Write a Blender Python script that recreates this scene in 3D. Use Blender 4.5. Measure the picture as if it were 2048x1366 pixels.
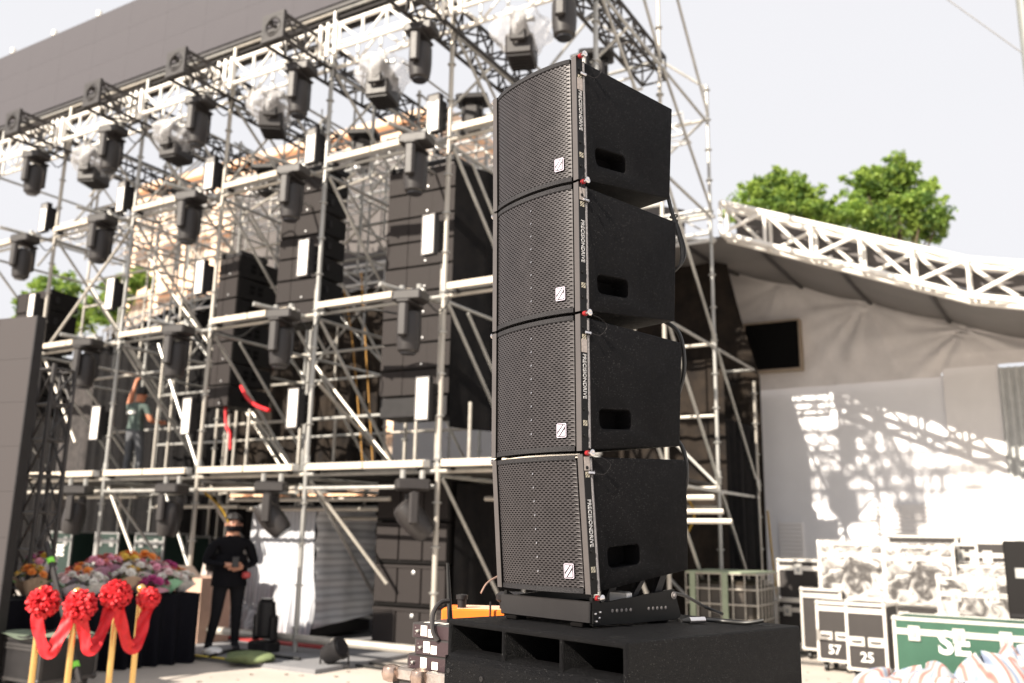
import bpy, bmesh, math, random
from mathutils import Vector, Matrix, Euler
R_ = math.radians
random.seed(7)
for o in list(bpy.data.objects): bpy.data.objects.remove(o)
SC = bpy.context.scene
COL = SC.collection

# ------------------------------------------------------------------ camera
HC = 1.55; FPX = 1800.0
up = Vector((146.0, 8380.0, -FPX)).normalized()
fw = Vector((0, 0, -1.0)); yv = (fw - up * fw.dot(up)).normalized(); xv = yv.cross(up)
RM = Matrix((xv, yv, up))                       # camera axes -> world
cam = bpy.data.cameras.new("camera"); co = bpy.data.objects.new("camera", cam); COL.objects.link(co)
co.matrix_world = Matrix.Translation((0, 0, HC)) @ RM.to_4x4()
cam.sensor_width = 36; cam.lens = 36 * FPX / 2048
cam.clip_start = 0.05; cam.clip_end = 2000
cam.dof.use_dof = True; cam.dof.focus_distance = 2.95; cam.dof.aperture_fstop = 2.3; cam.dof.aperture_blades = 9
SC.camera = co

# ------------------------------------------------------------------ sky and sun
SUN_AZ = math.atan2(-0.72, -0.694); SUN_EL = R_(34)
w = bpy.data.worlds.new("World"); SC.world = w; w.use_nodes = True
nt = w.node_tree; nt.nodes.clear()
sky = nt.nodes.new("ShaderNodeTexSky"); sky.sky_type = 'NISHITA'; sky.sun_disc = False
sky.sun_elevation = SUN_EL; sky.sun_rotation = SUN_AZ % (2 * math.pi); sky.air_density = 1.2; sky.dust_density = 5.0; sky.ozone_density = 0.6
hsv = nt.nodes.new("ShaderNodeHueSaturation"); hsv.inputs['Saturation'].default_value = 0.22
# a thin even cloud veil, soft and bright, over the blue
tc = nt.nodes.new("ShaderNodeTexCoord"); mp = nt.nodes.new("ShaderNodeMapping"); mp.inputs['Scale'].default_value = (1.2, 1.2, 3.0)
nz = nt.nodes.new("ShaderNodeTexNoise"); nz.inputs['Scale'].default_value = 1.6; nz.inputs['Detail'].default_value = 5
cr = nt.nodes.new("ShaderNodeMapRange"); cr.inputs['From Min'].default_value = 0.3; cr.inputs['From Max'].default_value = 0.75
cr.inputs['To Min'].default_value = 0.93; cr.inputs['To Max'].default_value = 1.0
mx = nt.nodes.new("ShaderNodeMix"); mx.data_type = 'RGBA'
VEIL = (4.42, 4.41, 4.58, 1)
mx.inputs['B'].default_value = VEIL
bg = nt.nodes.new("ShaderNodeBackground"); bg.inputs['Strength'].default_value = 0.09
wo = nt.nodes.new("ShaderNodeOutputWorld")
L = nt.links.new
L(tc.outputs['Generated'], mp.inputs['Vector']); L(mp.outputs['Vector'], nz.inputs['Vector']); L(nz.outputs['Fac'], cr.inputs['Value'])
L(sky.outputs[0], hsv.inputs['Color']); L(hsv.outputs[0], mx.inputs['A']); L(cr.outputs[0], mx.inputs['Factor'])
L(mx.outputs['Result'], bg.inputs['Color']); L(bg.outputs[0], wo.inputs['Surface'])
sl = bpy.data.lights.new("sun", 'SUN'); sl.energy = 4.8; sl.angle = R_(0.6); sl.color = (1.0, 0.90, 0.77)
so = bpy.data.objects.new("sun", sl); COL.objects.link(so)
sd = Vector((-0.72 * math.cos(SUN_EL), -0.694 * math.cos(SUN_EL), math.sin(SUN_EL)))
so.rotation_euler = sd.to_track_quat('Z', 'Y').to_euler()
SC.view_settings.view_transform = 'Standard'; SC.view_settings.look = 'None'
SC.view_settings.exposure = 1.2; SC.view_settings.gamma = 1.0; SC.view_settings.use_curve_mapping = False
SC.render.engine = 'CYCLES'
SC.cycles.use_denoising = True
SC.cycles.max_bounces = 6; SC.cycles.transparent_max_bounces = 12; SC.cycles.sample_clamp_indirect = 4.0
SC.render.resolution_x = 1024; SC.render.resolution_y = 683

# ------------------------------------------------------------------ frames of reference
# scaffold grid: u runs right along its front, d runs away from the camera, z is up
FA = R_(-30.722); FO = Vector((-2.58, 11.917, 0))
FMAT = Matrix.Translation(FO) @ Matrix.Rotation(FA, 4, 'Z')
def W(u, d, z): return FMAT @ Vector((u, d, z))
def ray(px, py): return RM.transposed() @ Vector((0, 0, 0)) if False else (Matrix((xv, yv, up)) @ Vector((px - 1024, 683 - py, -FPX)))
def at_z(px, py, z):
    v = ray(px, py); return Vector((0, 0, HC)) + v * ((z - HC) / v.z)
def at_y(px, py, Y):
    v = ray(px, py); return Vector((0, 0, HC)) + v * (Y / v.y)

# ------------------------------------------------------------------ materials
MC = {}
def mat(name, col, rough=0.6, metal=0.0, var=0.12, scale=8.0, bump=0.0, bscale=60.0, spec=0.5, alpha=None, trans=0.0, coat=0.0, col2=None, stretch=None, emit=None):
    if name in MC: return MC[name]
    m = bpy.data.materials.new(name); m.use_nodes = True; t = m.node_tree; b = t.nodes['Principled BSDF']
    c = tuple(col) + (1,) if len(col) == 3 else col
    b.inputs['Roughness'].default_value = rough; b.inputs['Metallic'].default_value = metal
    b.inputs['Specular IOR Level'].default_value = spec; b.inputs['Coat Weight'].default_value = coat
    tcn = t.nodes.new('ShaderNodeTexCoord'); vec = tcn.outputs['Object']
    if stretch:
        mpn = t.nodes.new('ShaderNodeMapping'); mpn.inputs['Scale'].default_value = stretch; t.links.new(vec, mpn.inputs['Vector']); vec = mpn.outputs['Vector']
    n = t.nodes.new('ShaderNodeTexNoise'); n.inputs['Scale'].default_value = scale; n.inputs['Detail'].default_value = 6; n.inputs['Roughness'].default_value = 0.65
    t.links.new(vec, n.inputs['Vector'])
    r = t.nodes.new('ShaderNodeValToRGB'); r.color_ramp.elements[0].position = 0.3; r.color_ramp.elements[1].position = 0.7
    if col2: r.color_ramp.elements[0].color = tuple(col2) + (1,); r.color_ramp.elements[1].color = c
    else:
        r.color_ramp.elements[0].color = tuple(x * (1 - var) for x in c[:3]) + (1,); r.color_ramp.elements[1].color = tuple(min(1, x * (1 + var)) for x in c[:3]) + (1,)
    t.links.new(n.outputs['Fac'], r.inputs['Fac']); t.links.new(r.outputs['Color'], b.inputs['Base Color'])
    rr = t.nodes.new('ShaderNodeMapRange'); rr.inputs['To Min'].default_value = max(0.02, rough - 0.09); rr.inputs['To Max'].default_value = min(1, rough + 0.09)
    t.links.new(n.outputs['Fac'], rr.inputs['Value']); t.links.new(rr.outputs[0], b.inputs['Roughness'])
    if bump > 0:
        n2 = t.nodes.new('ShaderNodeTexNoise'); n2.inputs['Scale'].default_value = bscale; n2.inputs['Detail'].default_value = 3
        bp = t.nodes.new('ShaderNodeBump'); bp.inputs['Strength'].default_value = bump; bp.inputs['Distance'].default_value = 0.01
        t.links.new(vec, n2.inputs['Vector']); t.links.new(n2.outputs['Fac'], bp.inputs['Height']); t.links.new(bp.outputs[0], b.inputs['Normal'])
    if alpha is not None: b.inputs['Alpha'].default_value = alpha
    if trans: b.inputs['Transmission Weight'].default_value = trans
    MC[name] = m; return m

def speck_mat(name, col, rough, dens, bright, bump=0.5, bscale=700, spec=0.3):
    """textured polyurea cabinet paint: fine grain plus sparse pale flecks for sun sparkle"""
    m = mat(name, col, rough=rough, var=0.2, scale=30, bump=bump, bscale=bscale, spec=spec)
    t = m.node_tree; b = t.nodes['Principled BSDF']
    v = t.nodes.new('ShaderNodeTexVoronoi'); v.inputs['Scale'].default_value = dens
    tcn = t.nodes.new('ShaderNodeTexCoord'); t.links.new(tcn.outputs['Object'], v.inputs['Vector'])
    gt = t.nodes.new('ShaderNodeMath'); gt.operation = 'LESS_THAN'; gt.inputs[1].default_value = 0.15
    t.links.new(v.outputs['Distance'], gt.inputs[0])
    s = t.nodes.new('ShaderNodeSeparateColor'); t.links.new(v.outputs['Color'], s.inputs[0])
    g2 = t.nodes.new('ShaderNodeMath'); g2.operation = 'GREATER_THAN'; g2.inputs[1].default_value = 0.80; t.links.new(s.outputs[0], g2.inputs[0])
    mu = t.nodes.new('ShaderNodeMath'); mu.operation = 'MULTIPLY'; t.links.new(gt.outputs[0], mu.inputs[0]); t.links.new(g2.outputs[0], mu.inputs[1])
    src = b.inputs['Base Color'].links[0].from_socket
    dn_ = t.nodes.new('ShaderNodeTexNoise'); dn_.inputs['Scale'].default_value = 3.5; dn_.inputs['Detail'].default_value = 9; dn_.inputs['Roughness'].default_value = .75; dn_.inputs['Distortion'].default_value = .6
    t.links.new(tcn.outputs['Object'], dn_.inputs['Vector'])
    dr = t.nodes.new('ShaderNodeMapRange'); dr.inputs['From Min'].default_value = .52; dr.inputs['From Max'].default_value = .78; dr.inputs['To Max'].default_value = .04; t.links.new(dn_.outputs['Fac'], dr.inputs['Value'])
    dm = t.nodes.new('ShaderNodeMix'); dm.data_type = 'RGBA'; dm.inputs['B'].default_value = (.09, .08, .075, 1); t.links.new(dr.outputs[0], dm.inputs['Factor']); t.links.new(src, dm.inputs['A']); src = dm.outputs['Result']
    mix = t.nodes.new('ShaderNodeMix'); mix.data_type = 'RGBA'; mix.inputs['B'].default_value = (bright, bright, bright, 1)  # sparkle of the sunlit grain painted as pale flecks
    t.links.new(mu.outputs[0], mix.inputs['Factor']); t.links.new(src, mix.inputs['A']); t.links.new(mix.outputs['Result'], b.inputs['Base Color'])
    return m

M_CAB = speck_mat('cabinet_paint', (0.0034, 0.0033, 0.0040), 0.55, 170, 0.12, spec=0.09)
M_SUB = speck_mat('sub_paint', (0.0042, 0.0042, 0.0050), 0.5, 170, 0.16, bump=1.0, bscale=300, spec=0.12)
M_GRILLE = mat('grille_paint', (0.042, 0.038, 0.040), 0.42, 0.2, var=0.15, scale=20, spec=.35)
M_GFRAME = mat('grille_edge_paint', (0.018, 0.017, 0.019), 0.5, 0.1, bump=0.5, bscale=400, spec=.3)
M_RAIL_LIT = mat('rigging_plate_lit', (0.095, 0.086, 0.085), 0.42, 0.35, var=0.08)
M_PLATE = mat('rigging_plate', (0.006, 0.006, 0.006), 0.42, 0.0, spec=.2)
M_HOLLOW = mat('interior_shade', (0.005, 0.005, 0.005), 0.9, spec=.1)  # near-black colour stands in for the shade inside hollows
M_FOAM = mat('dark_foam', (0.006, 0.0055, 0.0055), 0.95, bump=0.3, spec=.05)
M_GUIDE = mat('waveguide_grey', (0.17, 0.155, 0.15), 0.5, var=0.3, scale=60)
M_CHROME = mat('bright_steel', (0.75, 0.72, 0.72), 0.18, 0.95, var=0.05)
M_BADGE = mat('badge_silver', (0.66, 0.60, 0.70), 0.35, 0.3, var=0.03)
M_INK = mat('badge_black', (0.02, 0.02, 0.022), 0.5)
M_REDP = mat('red_plastic', (0.26, 0.015, 0.018), 0.4)
M_WHITE = mat('white_print', (0.75, 0.74, 0.70), 0.6, var=0.04)
M_STICK = mat('sticker_grey', (0.42, 0.37, 0.34), 0.5, var=0.25, scale=120)
M_CABLE = mat('cable_rubber', (0.010, 0.010, 0.010), 0.45)
M_GALV = mat('galvanised_steel', (0.50, 0.49, 0.46), 0.40, 0.45, var=0.22, scale=9, bump=0.1, bscale=40, col2=(0.30, 0.30, 0.29))
M_GALVW = mat('aged_steel', (0.56, 0.53, 0.47), 0.45, 0.3, var=0.2, scale=7, col2=(0.36, 0.33, 0.29))
M_WTRUSS = mat('white_truss_paint', (0.78, 0.75, 0.70), 0.45, 0.1, var=0.1, scale=12)
M_ALU = mat('aluminium', (0.62, 0.62, 0.62), 0.38, 0.55, var=0.12, scale=10)
M_BTRUSS = mat('black_truss_paint', (0.045, 0.042, 0.042), 0.5, 0.3, var=0.2)
M_BSTEEL = mat('black_powdercoat', (0.014, 0.013, 0.014), 0.5, var=0.2, spec=.3)
M_LAMP = mat('lamp_plastic', (0.024, 0.021, 0.021), 0.5, var=0.12, scale=20)
M_LENS = mat('lamp_lens', (0.012, 0.012, 0.015), 0.3, 0.0)
M_PANELW = mat('white_diffuser', (0.86, 0.83, 0.76), 0.35, var=0.04)
M_POLY = mat('thin_polythene', (0.86, 0.86, 0.88), 0.18, var=0.06, bump=1.0, bscale=14, alpha=0.30)
M_SCREEN = mat('led_screen_face', (0.066, 0.062, 0.070), 0.75, var=0.02, scale=3, spec=.3)
M_SCREEN2 = mat('side_screen_face', (0.050, 0.044, 0.045), 0.7, var=0.03, scale=3, spec=.3)
M_DRAPE = mat('black_drape', (0.008, 0.008, 0.009), 0.95, bump=0.3, bscale=30, col2=(0.013, 0.012, 0.012), spec=.1)
M_MESH = mat('brown_shade_mesh', (0.035, 0.027, 0.021), 0.95, col2=(0.011, 0.010, 0.010), scale=3.0, spec=.1)
M_ROOF = mat('roof_fabric', (0.17, 0.16, 0.155), 0.8, var=0.10, scale=2.0, bump=0.15, bscale=5)
M_ROOFD = mat('dark_roof_fabric', (0.11, 0.10, 0.098), 0.85, var=0.15, scale=1.5)
M_TARP = mat('grey_white_tarp', (0.70, 0.67, 0.66), 0.6, var=0.07, scale=3, bump=0.5, bscale=5)
M_WALL = mat('white_wall_paint', (0.86, 0.86, 0.88), 0.7, var=0.04, scale=1.2)
M_WALL2 = mat('wall_panel_paint', (0.86, 0.84, 0.83), 0.7, var=0.05, scale=1.5)
M_GRND = mat('concrete_ground', (0.52, 0.47, 0.42), 0.85, var=0.14, scale=0.8, bump=0.2, bscale=20, col2=(0.42, 0.38, 0.34))
M_STAGE = mat('grey_carpet', (0.20, 0.20, 0.21), 0.95, var=0.1)
M_DECK = mat('stage_deck', (0.03, 0.027, 0.024), 0.8, var=0.3, stretch=(1, 8, 1))
M_YTAPE = mat('yellow_tape', (0.62, 0.50, 0.04), 0.5)
M_BRASS = mat('brass', (0.80, 0.53, 0.20), 0.22, 0.85, var=0.05)
M_RED = mat('red_satin', (0.62, 0.010, 0.018), 0.55, var=0.2, scale=20)
M_CLOTH = mat('black_cloth', (0.006, 0.006, 0.009), 0.9, bump=0.3, spec=.1)
M_CASEB = mat('case_laminate', (0.038, 0.034, 0.033), 0.55, var=0.1, spec=.3)
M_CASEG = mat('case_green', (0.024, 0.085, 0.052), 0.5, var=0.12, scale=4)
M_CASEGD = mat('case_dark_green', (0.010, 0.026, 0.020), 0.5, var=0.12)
M_CARD = mat('cardboard', (0.50, 0.33, 0.25), 0.8, var=0.08)
M_STRIPE = None
M_SKIN = mat('skin', (0.48, 0.24, 0.16), 0.5, var=0.05)
M_SKIND = mat('tanned_skin', (0.50, 0.20, 0.11), 0.5, var=0.05)
M_HAIR = mat('black_hair', (0.012, 0.010, 0.010), 0.55)
M_SHIRTB = mat('black_shirt', (0.007, 0.007, 0.009), 0.9, spec=.1)
M_JEANS = mat('dark_trousers', (0.012, 0.012, 0.014), 0.9, spec=.1)
M_SHIRTG = mat('grey_green_shirt', (0.075, 0.105, 0.095), 0.85, var=0.2, scale=10)
M_JEANG = mat('worn_grey_jeans', (0.10, 0.105, 0.115), 0.85, var=0.3, scale=7)
M_ORANGE = mat('orange_plastic', (0.85, 0.17, 0.015), 0.4)
M_TREE = [mat('leaf_light', (0.29, 0.40, 0.07), 0.6, var=0.25, scale=1.0), mat('leaf_mid', (0.19, 0.30, 0.055), 0.6, var=0.25, scale=1.0), mat('leaf_dark', (0.085, 0.16, 0.035), 0.6, var=0.25, scale=1.0)]
for _m in M_TREE:
    _t = _m.node_tree; _b = _t.nodes['Principled BSDF']; _o = [n for n in _t.nodes if n.type == 'OUTPUT_MATERIAL'][0]
    _tr = _t.nodes.new('ShaderNodeBsdfTranslucent'); _mx = _t.nodes.new('ShaderNodeMixShader'); _mx.inputs[0].default_value = 0.45
    _t.links.new(_b.inputs['Base Color'].links[0].from_socket, _tr.inputs['Color']); _t.links.new(_b.outputs[0], _mx.inputs[1]); _t.links.new(_tr.outputs[0], _mx.inputs[2]); _t.links.new(_mx.outputs[0], _o.inputs['Surface'])
M_BARK = mat('bark', (0.10, 0.075, 0.05), 0.9, bump=0.5, bscale=15)
M_PEACH = mat('peach_render', (0.74, 0.54, 0.40), 0.8, var=0.12, scale=1.5)
M_GLASSD = mat('dark_window_glass', (0.30, 0.24, 0.19), 0.4)
M_ROPE = mat('orange_rope', (0.42, 0.22, 0.05), 0.8)
M_YROPE = mat('yellow_strap', (0.40, 0.24, 0.02), 0.7)
M_GSTRAP = mat('pale_green_strap', (0.30, 0.35, 0.25), 0.7)
M_TANK = mat('tank_plastic', (0.035, 0.028, 0.022), 0.4, var=0.3, scale=3)

def stripe_mat(name, cols, scale, axis='X', rough=0.7, bump=0.5, distort=1.5):
    m = mat(name, cols[0], rough, bump=bump, bscale=9)
    t = m.node_tree; b = t.nodes['Principled BSDF']
    wv = t.nodes.new('ShaderNodeTexWave'); wv.bands_direction = axis; wv.inputs['Scale'].default_value = scale; wv.inputs['Distortion'].default_value = distort; wv.inputs['Detail'].default_value = 1
    wv.inputs['Detail Scale'].default_value = 0.6
    tcn = t.nodes.new('ShaderNodeTexCoord'); t.links.new(tcn.outputs['Object'], wv.inputs['Vector'])
    r = t.nodes.new('ShaderNodeValToRGB'); r.color_ramp.interpolation = 'EASE'
    e = r.color_ramp.elements; n = len(cols)
    e[0].position = 0; e[0].color = tuple(cols[0]) + (1,); e[1].position = 1; e[1].color = tuple(cols[-1]) + (1,)
    for i, c in enumerate(cols[1:-1]):
        x = e.new((i + 1) / (n - 1)); x.color = tuple(c) + (1,)
    t.links.new(wv.outputs['Fac'], r.inputs['Fac']); t.links.new(r.outputs['Color'], b.inputs['Base Color'])
    return m
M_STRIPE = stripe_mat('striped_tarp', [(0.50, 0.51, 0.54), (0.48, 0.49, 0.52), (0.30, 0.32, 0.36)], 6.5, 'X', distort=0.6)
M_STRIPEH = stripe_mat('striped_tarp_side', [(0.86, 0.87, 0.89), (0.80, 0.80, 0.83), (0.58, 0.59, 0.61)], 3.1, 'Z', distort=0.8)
M_BAG = stripe_mat('striped_bag', [(0.22, 0.27, 0.38), (0.36, 0.38, 0.40), (0.38, 0.37, 0.36), (0.38, 0.36, 0.35), (0.38, 0.15, 0.13)], 2.4, 'X', distort=6.0)

# ------------------------------------------------------------------ mesh helpers
class MB:
    def __init__(s): s.v = []; s.f = []; s.mi = []
    def add(s, vs, fs, mi=0):
        k = len(s.v); s.v += [tuple(p) for p in vs]; s.f += [tuple(i + k for i in f) for f in fs]; s.mi += [mi] * len(fs); return s
    def box(s, x0, x1, y0, y1, z0, z1, M=None, mi=0):
        P = [Vector(p) for p in ((x0, y0, z0), (x1, y0, z0), (x1, y1, z0), (x0, y1, z0), (x0, y0, z1), (x1, y0, z1), (x1, y1, z1), (x0, y1, z1))]
        if M: P = [M @ p for p in P]
        return s.add(P, [(0, 3, 2, 1), (4, 5, 6, 7), (0, 1, 5, 4), (1, 2, 6, 5), (2, 3, 7, 6), (3, 0, 4, 7)], mi)
    def cbox(s, x0, x1, y0, y1, z0, z1, c=0.01, M=None, mi=0):
        """box with chamfered vertical and horizontal edges"""
        ring = lambda i, z: [(x0 + i, y0 + i + c, z), (x0 + i + c, y0 + i, z), (x1 - i - c, y0 + i, z), (x1 - i, y0 + i + c, z), (x1 - i, y1 - i - c, z), (x1 - i - c, y1 - i, z), (x0 + i + c, y1 - i, z), (x0 + i, y1 - i - c, z)]
        rs = [ring(c, z0), ring(0, z0 + c), ring(0, z1 - c), ring(c, z1)]
        P = [Vector(p) for r in rs for p in r]
        if M: P = [M @ p for p in P]
        F = []
        for a in range(3):
            for i in range(8): j = (i + 1) % 8; F.append((a * 8 + i, a * 8 + j, a * 8 + 8 + j, a * 8 + 8 + i))
        F.append(tuple(range(7, -1, -1))); F.append(tuple(24 + i for i in range(8)))
        return s.add(P, F, mi)
    def tube(s, p, q, r, n=8, r2=None, caps=True, mi=0):
        p, q = Vector(p), Vector(q); d = q - p
        if d.length < 1e-6: return s
        r2 = r if r2 is None else r2
        z = d.normalized(); x = z.orthogonal().normalized(); y = z.cross(x)
        P = []
        for c, rr in ((p, r), (q, r2)):
            for i in range(n):
                a = 2 * math.pi * i / n; P.append(c + (x * math.cos(a) + y * math.sin(a)) * rr)
        F = [(i, (i + 1) % n, n + (i + 1) % n, n + i) for i in range(n)]
        if caps: F += [tuple(range(n - 1, -1, -1)), tuple(range(n, 2 * n))]
        return s.add(P, F, mi)
    def path(s, pts, r, n=8, mi=0):
        pts = [Vector(p) for p in pts]; P = []; prev = None
        for k, c in enumerate(pts):
            t = (pts[min(k + 1, len(pts) - 1)] - pts[max(k - 1, 0)]).normalized()
            x = t.orthogonal().normalized() if prev is None else (prev - t * prev.dot(t)).normalized()
            prev = x; y = t.cross(x); rr = r[k] if isinstance(r, (list, tuple)) else r
            for i in range(n):
                a = 2 * math.pi * i / n; P.append(c + (x * math.cos(a) + y * math.sin(a)) * rr)
        F = []
        for k in range(len(pts) - 1):
            for i in range(n): j = (i + 1) % n; F.append((k * n + i, k * n + j, k * n + n + j, k * n + n + i))
        F += [tuple(range(n - 1, -1, -1)), tuple((len(pts) - 1) * n + i for i in range(n))]
        return s.add(P, F, mi)
    def lathe(s, prof, c=(0, 0, 0), axis=(0, 0, 1), n=16, mi=0):
        c = Vector(c); z = Vector(axis).normalized(); x = z.orthogonal().normalized(); y = z.cross(x); P = []
        for (r, h) in prof:
            for i in range(n):
                a = 2 * math.pi * i / n; P.append(c + z * h + (x * math.cos(a) + y * math.sin(a)) * r)
        F = []
        for k in range(len(prof) - 1):
            for i in range(n): j = (i + 1) % n; F.append((k * n + i, k * n + j, k * n + n + j, k * n + n + i))
        F += [tuple(range(n - 1, -1, -1)), tuple((len(prof) - 1) * n + i for i in range(n))]
        return s.add(P, F, mi)
    def prism(s, poly, a, b, mi=0):
        """poly of 3D points, extruded by vector a->b"""
        n = len(poly); A = Vector(a); B = Vector(b)
        P = [Vector(p) + A for p in poly] + [Vector(p) + B for p in poly]
        F = [tuple(range(n - 1, -1, -1)), tuple(range(n, 2 * n))] + [(i, (i + 1) % n, n + (i + 1) % n, n + i) for i in range(n)]
        return s.add(P, F, mi)
    def grid(s, fn, nu, nv, mi=0, close=False):
        P = [fn(i / nu, j / nv) for j in range(nv + 1) for i in range(nu + 1)]
        F = [(j * (nu + 1) + i, j * (nu + 1) + i + 1, (j + 1) * (nu + 1) + i + 1, (j + 1) * (nu + 1) + i) for j in range(nv) for i in range(nu)]
        return s.add(P, F, mi)
    def mesh(s, name, mats, smooth=40, fix=True):
        me = bpy.data.meshes.new(name); me.from_pydata(s.v, [], s.f)
        for m in (mats if isinstance(mats, (list, tuple)) else [mats]): me.materials.append(m)
        me.polygons.foreach_set('material_index', s.mi)
        if fix:
            b = bmesh.new(); b.from_mesh(me); bmesh.ops.recalc_face_normals(b, faces=b.faces); b.to_mesh(me); b.free()
        if smooth: me.shade_smooth(); me.set_sharp_from_angle(angle=R_(smooth))
        me.update(); return me
    def build(s, name, mats, parent=None, M=None, smooth=40, fix=True, label=None):
        return link(name, s.mesh(name, mats, smooth, fix), parent, M, label)

def link(name, me, parent=None, M=None, label=None):
    o = bpy.data.objects.new(name, me); COL.objects.link(o)
    if parent: o.parent = parent
    if M is not None: o.matrix_local = M
    if label: o['label'] = label
    return o
def tag(o, label, cat, group=None):
    o['label'] = label; o['category'] = cat
    if group: o['group'] = group
    return o
def thing(name, label, cat, loc=(0, 0, 0), rz=0.0, group=None):
    o = bpy.data.objects.new(name, None); o.empty_display_size = 0.1; COL.objects.link(o)
    o.location = loc; o.rotation_euler = (0, 0, rz); return tag(o, label, cat, group)
def struct(o, kind='structure'): o['kind'] = kind; return o
def kids(o): return [c for c in bpy.data.objects if c.parent == o]
def dup(root, label, group=None, M=None, ch=None):
    """copy a thing with its parts and sub-parts (meshes shared)"""
    r = root.copy(); COL.objects.link(r)
    if M is not None: r.matrix_local = M
    r['label'] = label
    if group: r['group'] = group
    for c, subs in ch:
        k = c.copy(); COL.objects.link(k); k.parent = r
        for g in subs:
            q = g.copy(); COL.objects.link(q); q.parent = k
    return r
def tree_of(root): return [(c, kids(c)) for c in kids(root)]
_U = {}
def bar(name, p, q, r, m, parent, n=8):
    """one tube as an object of its own; alike tubes share a unit mesh"""
    key = (round(r, 4), m.name, n)
    if key not in _U: _U[key] = MB().tube((0, 0, 0), (0, 0, 1), r, n).mesh('tube', m)
    p, q = Vector(p), Vector(q); d = q - p
    o = bpy.data.objects.new(name, _U[key]); COL.objects.link(o); o.parent = parent
    rot = d.to_track_quat('Z', 'Y').to_matrix().to_4x4()
    o.matrix_local = Matrix.Translation(p) @ rot @ Matrix.Diagonal((1, 1, d.length, 1))
    return o
def bake(o):
    dg = bpy.context.evaluated_depsgraph_get(); dg.update()
    me = bpy.data.meshes.new_from_object(o.evaluated_get(dg)); o.modifiers.clear(); old = o.data; o.data = me; return o
def rnd(a, b): return random.uniform(a, b)
def curve_pts(ctrl, n=8):
    """catmull-rom through control points"""
    P = [Vector(c) for c in ctrl]; P = [P[0]] + P + [P[-1]]; out = []
    for i in range(1, len(P) - 2):
        a, b, c, d = P[i - 1:i + 3]
        for k in range(n):
            t = k / n; out.append(0.5 * ((2 * b) + (c - a) * t + (2 * a - 5 * b + 4 * c - d) * t * t + (3 * b - a - 3 * c + d) * t ** 3))
    out.append(P[-2]); return out
def text_mesh(body, size, m, ext=0.0006, off=0.0):
    cu = bpy.data.curves.new('lettering', 'FONT'); cu.body = body; cu.size = size; cu.extrude = ext; cu.align_x = 'CENTER'; cu.align_y = 'CENTER'
    cu.resolution_u = 3; cu.offset = off
    o = bpy.data.objects.new('lettering', cu); COL.objects.link(o)
    dg = bpy.context.evaluated_depsgraph_get(); me = bpy.data.meshes.new_from_object(o.evaluated_get(dg))
    bpy.data.objects.remove(o); me.materials.clear(); me.materials.append(m); return me
def basis(x, y, o):
    x = Vector(x).normalized(); y = Vector(y).normalized(); z = x.cross(y)
    return Matrix(((x.x, y.x, z.x, o[0]), (x.y, y.y, z.y, o[1]), (x.z, y.z, z.z, o[2]), (0, 0, 0, 1)))

# ================================================================== GROUND AND STAGE AREA
g = MB().grid(lambda s, t: Vector((-400 + 800 * s, -60 + 860 * t, 0)), 4, 4).build('ground', M_GRND, smooth=0); struct(g)
cp = MB().box(-7.5, 1.1, -0.95, 4.4, -0.2, 0.05, FMAT).build('stage_carpet_ground', M_STAGE, smooth=0); struct(cp)
tp = MB().box(-2.2, -0.05, -0.99, -0.93, 0.052, 0.058, FMAT)
tp = tp.build('floor_tape', M_YTAPE, smooth=0); tag(tp, 'yellow hazard tape along the front edge of the grey carpet', 'tape')
# small debris and dust on the concrete
db = MB()
for i in range(260):
    x, y = rnd(-3.2, 6), rnd(5, 11.5); s = rnd(0.006, 0.03); a = rnd(0, 3)
    db.box(-s, s, -s * .6, s * .6, 0.0, s * .35, Matrix.Translation((x, y, 0.001)) @ Matrix.Rotation(a, 4, 'Z'))
struct(db.build('ground_litter', mat('litter', (0.22, 0.18, 0.15), 0.9, var=0.5), smooth=0), 'stuff')

# ================================================================== BACK WALL, ROOF
DW = 8.0
wl = thing('white_wall', 'long plain white wall under the stage roof, partly sunlit behind the flight cases', 'wall', W(0, DW, 0), FA)
def wall_part(nm, x0, x1, z0, z1, y0, y1, m, lab=None): return MB().box(x0, x1, y0, y1, z0, z1).build(nm, m, wl, smooth=0, label=lab)
wall_part('wall_panel', -5.0, -0.62, 0, 4.3, 0.0, 0.2, M_WALL)
wall_part('wall_panel', -0.62, 3.2, 0, 4.3, 0.0, 0.2, M_WALL)
wall_part('wall_panel', 3.203, 6.9, 0, 4.36, 0.0, 0.2, M_WALL)
wall_part('wall_panel', 6.903, 7.75, 0, 4.5, -0.05, 0.2, M_WALL2)
cg = MB()
for i in range(34):
    x = 7.76 + i * 0.11; cg.box(x, x + 0.055, -0.10, 0.2, 0, 4.42); cg.box(x + 0.055, x + 0.11, -0.06, 0.2, 0, 4.42)
cg.build('corrugated_panel', mat('corrugated_paint', (0.55, 0.56, 0.55), 0.6), wl, smooth=0, label='pale corrugated panel at the right end')
wall_part('door_panel', -2.05, -1.0, 0, 3.0, -0.03, 0.0 - 0.002, mat('door_dark', (0.085, 0.08, 0.09), 0.6))
for (x0, x1, z0, z1, n) in ((3.98, 4.42, 1.22, 1.86, 9), (5.55, 7.6, 1.66, 2.18, 7)):
    fr = MB().box(x0, x1, -0.02, -0.003, z0, z1).build('louvre_vent', M_WALL2, wl, smooth=0)
    lm = MB().box(x0 + .02, x1 - .02, -0.04, -0.021, -0.016, 0.016, Matrix.Rotation(0, 4, 'Z')).mesh('louvre_blade', M_WALL2, 0)
    for i in range(n): link('louvre_blade', lm, fr, Matrix.Translation((0, 0, z0 + (i + .5) * (z1 - z0) / n)) @ Matrix.Rotation(0.35, 4, 'X'))

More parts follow.
